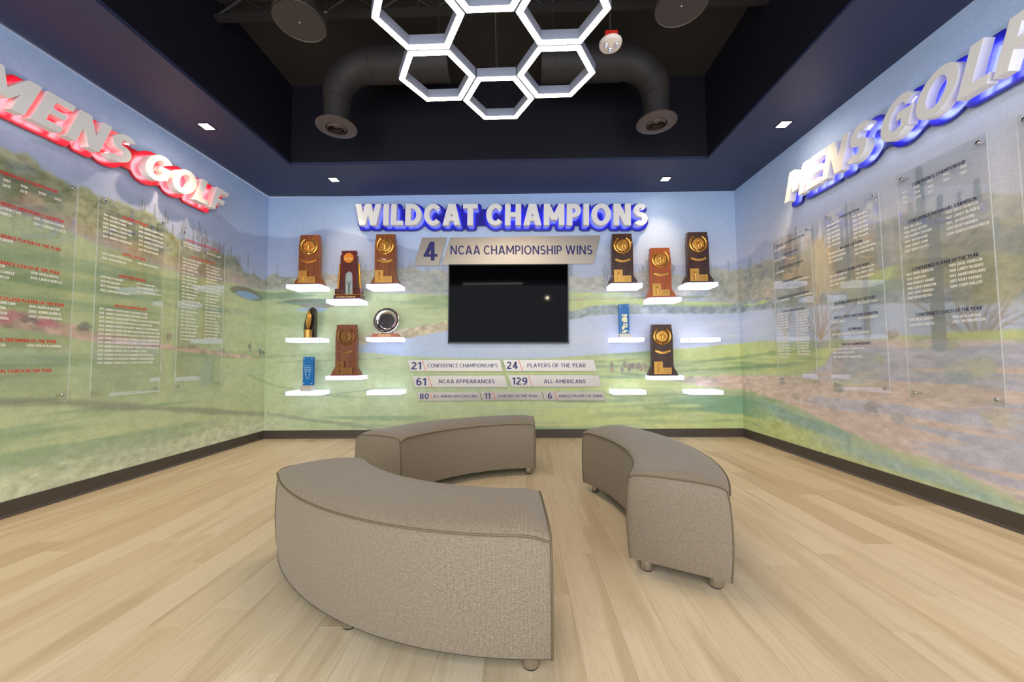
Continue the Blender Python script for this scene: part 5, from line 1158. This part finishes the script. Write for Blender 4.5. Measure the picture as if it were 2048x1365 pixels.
def sheet(name, fn, ss, ts, uvf, m, parent, flip=False):
    vs = []; uvs = []
    for s in ss:
        for t in ts: vs.append(fn(s, t)); uvs.append(uvf(s, t))
    n = len(ts); fs = []
    for i in range(len(ss)-1):
        for j in range(n-1):
            q = (i*n+j, (i+1)*n+j, (i+1)*n+j+1, i*n+j+1); fs.append(q[::-1] if flip else q)
    mb = MB(); mb.add(vs, fs, True); o = mb.build(name, m, parent, recalc=False); uvgrid(o.data, uvs); return o
def bench(cx, cy, a0, a1, label):
    am = rad((a0+a1)/2); half = rad(a1-a0)/2
    g = empty('curved_bench', (cx, cy, 0), (0, 0, am)); zc = ZP
    def bulge(t): return .010*math.sin(math.pi*min(max(t, 0), 1))**.8
    ang = np.concatenate([np.linspace(-half, -half+.13, 9)[:-1], np.linspace(-half+.13, half-.13, 35), np.linspace(half-.13, half, 9)[1:]])
    def drop(s): return .020*(1-min((half-abs(s))/.06, 1))**1.6
    endr = .045
    def topz(u, s):   # u 0..1 inner to outer; crown, softened at the ends
        e = min((half-abs(s))*1.2/.07, 1.0); e = math.sin(e*math.pi/2)
        r = (4*u*(1-u))**.55; c = zc+(ZCR-zc)*r*(.35+.65*e); d = min(u, 1-u)*(RO-RI)
        dr = drop(s)
        if d < .05 and dr > 0: q = 1-d/.05; c -= dr*(1-math.sqrt(max(0, 1-q*q)))
        return c
    def P(r, s, z): return (r*math.cos(s), r*math.sin(s), z)
    tt = [0, .012, .03, .06, .1, .17, .25, .35, .45, .5, .55, .65, .75, .83, .9, .94, .97, .988, 1]
    sheet('top_cover', lambda s, u: P(RI+.004+(RO-RI-.008)*u, s, topz(u, s)), ang, tt, lambda s, u: (s*1.2, u*.405), m_fab, g, flip=True)
    vv = [0, .02, .06, .15, .3, .45, .6, .75, .87, .94, .98, 1]
    sheet('outer_side', lambda s, v: P(RO-.010+bulge(v)+(.006 if v > .5 else 0)*0, s, ZB+(zc-drop(s)-ZB)*v), ang, vv, lambda s, v: (s*RO, v*.36), m_fab, g)
    sheet('inner_side', lambda s, v: P(RI+.010-bulge(v), s, ZB+(zc-drop(s)-ZB)*v), ang, vv, lambda s, v: (s*RI, v*.36), m_fab, g, flip=True)
    for sg in (-1, 1):
        def F(u, v, sg=sg):
            r0, r1 = RI+.008-bulge(v), RO-.008+bulge(v); r = r0+(r1-r0)*u; zt = topz(u, sg*half)-.002; z = ZB+(zt-ZB)*v; b = .018*(16*u*(1-u)*v*(1-v))**.5
            rs = half*sg; return (r*math.cos(rs)-sg*b*math.sin(rs), r*math.sin(rs)+sg*b*math.cos(rs), z)
        sheet('end_panel', F, np.array([0, .008, .025, .05, .08, .12, .2, .3, .4, .5, .6, .7, .8, .88, .92, .95, .975, .992, 1]), np.linspace(0, 1, 13), lambda u, v: (u*.4, v*.37), m_fab, g, flip=(sg < 0))
        pts = []
        for v in np.linspace(0, 1, 10): pts.append(P(RI+.008-bulge(v), sg*half, ZB+(zc-.024-ZB)*v))
        for u in tt[1:-1]: pts.append(P(RI+.004+(RO-RI-.008)*u, sg*half, topz(u, sg*half)+.001))
        for v in np.linspace(1, 0, 10): pts.append(P(RO-.008+bulge(v), sg*half, ZB+(zc-.024-ZB)*v))
        MB().tube(pts, .0038, 7).build('end_piping', m_pipe, g)
    MB().tube([P(RO-.003, s, zc-drop(s)+.002) for s in ang], .0038, 7).build('outer_piping', m_pipe, g)
    MB().tube([P(RI+.003, s, zc-drop(s)+.002) for s in ang], .0038, 7).build('inner_piping', m_pipe, g)
    vs = [P(r, s, ZB+.001) for s in ang for r in (RI+.008, RO-.008)]; n = len(ang)
    MB().add(vs, [(2*i, 2*i+1, 2*i+3, 2*i+2) for i in range(n-1)]).build('base_board', m_dark, g)
    src = None
    for r, s in ((RI+.07, -half+.05), (RO-.065, -half+.045), (RO-.07, 0), (RI+.07, half-.05), (RO-.065, half-.045)):
        if src is None:
            lg = MB().lathe([(.025, .006), (.026, .008), (.026, ZB), (0, ZB)], n=24).build('leg', m_leg, g); ft = MB().lathe([(.022, 0), (.024, .002), (.024, .007), (0, .007)], n=20).build('foot_pad', m_foot, lg); src = (lg, ft)
        else:
            lg = src[0].copy(); COL.objects.link(lg); ft = src[1].copy(); COL.objects.link(ft); ft.parent = lg
        lg.location = P(r, s, 0)
    tag(g, label, 'bench', 'curved upholstered benches'); return g
bench(.018, 2.553, -149.5, -87.4, 'curved taupe woven bench nearest the viewer, at centre left')
bench(.113, 2.118, 90.8, 156.5, 'curved taupe woven bench at the back, closest to the trophy wall')
bench(-.413, 2.22, -28.8, 32.8, 'curved taupe woven bench on the right, its flat end facing the viewer')
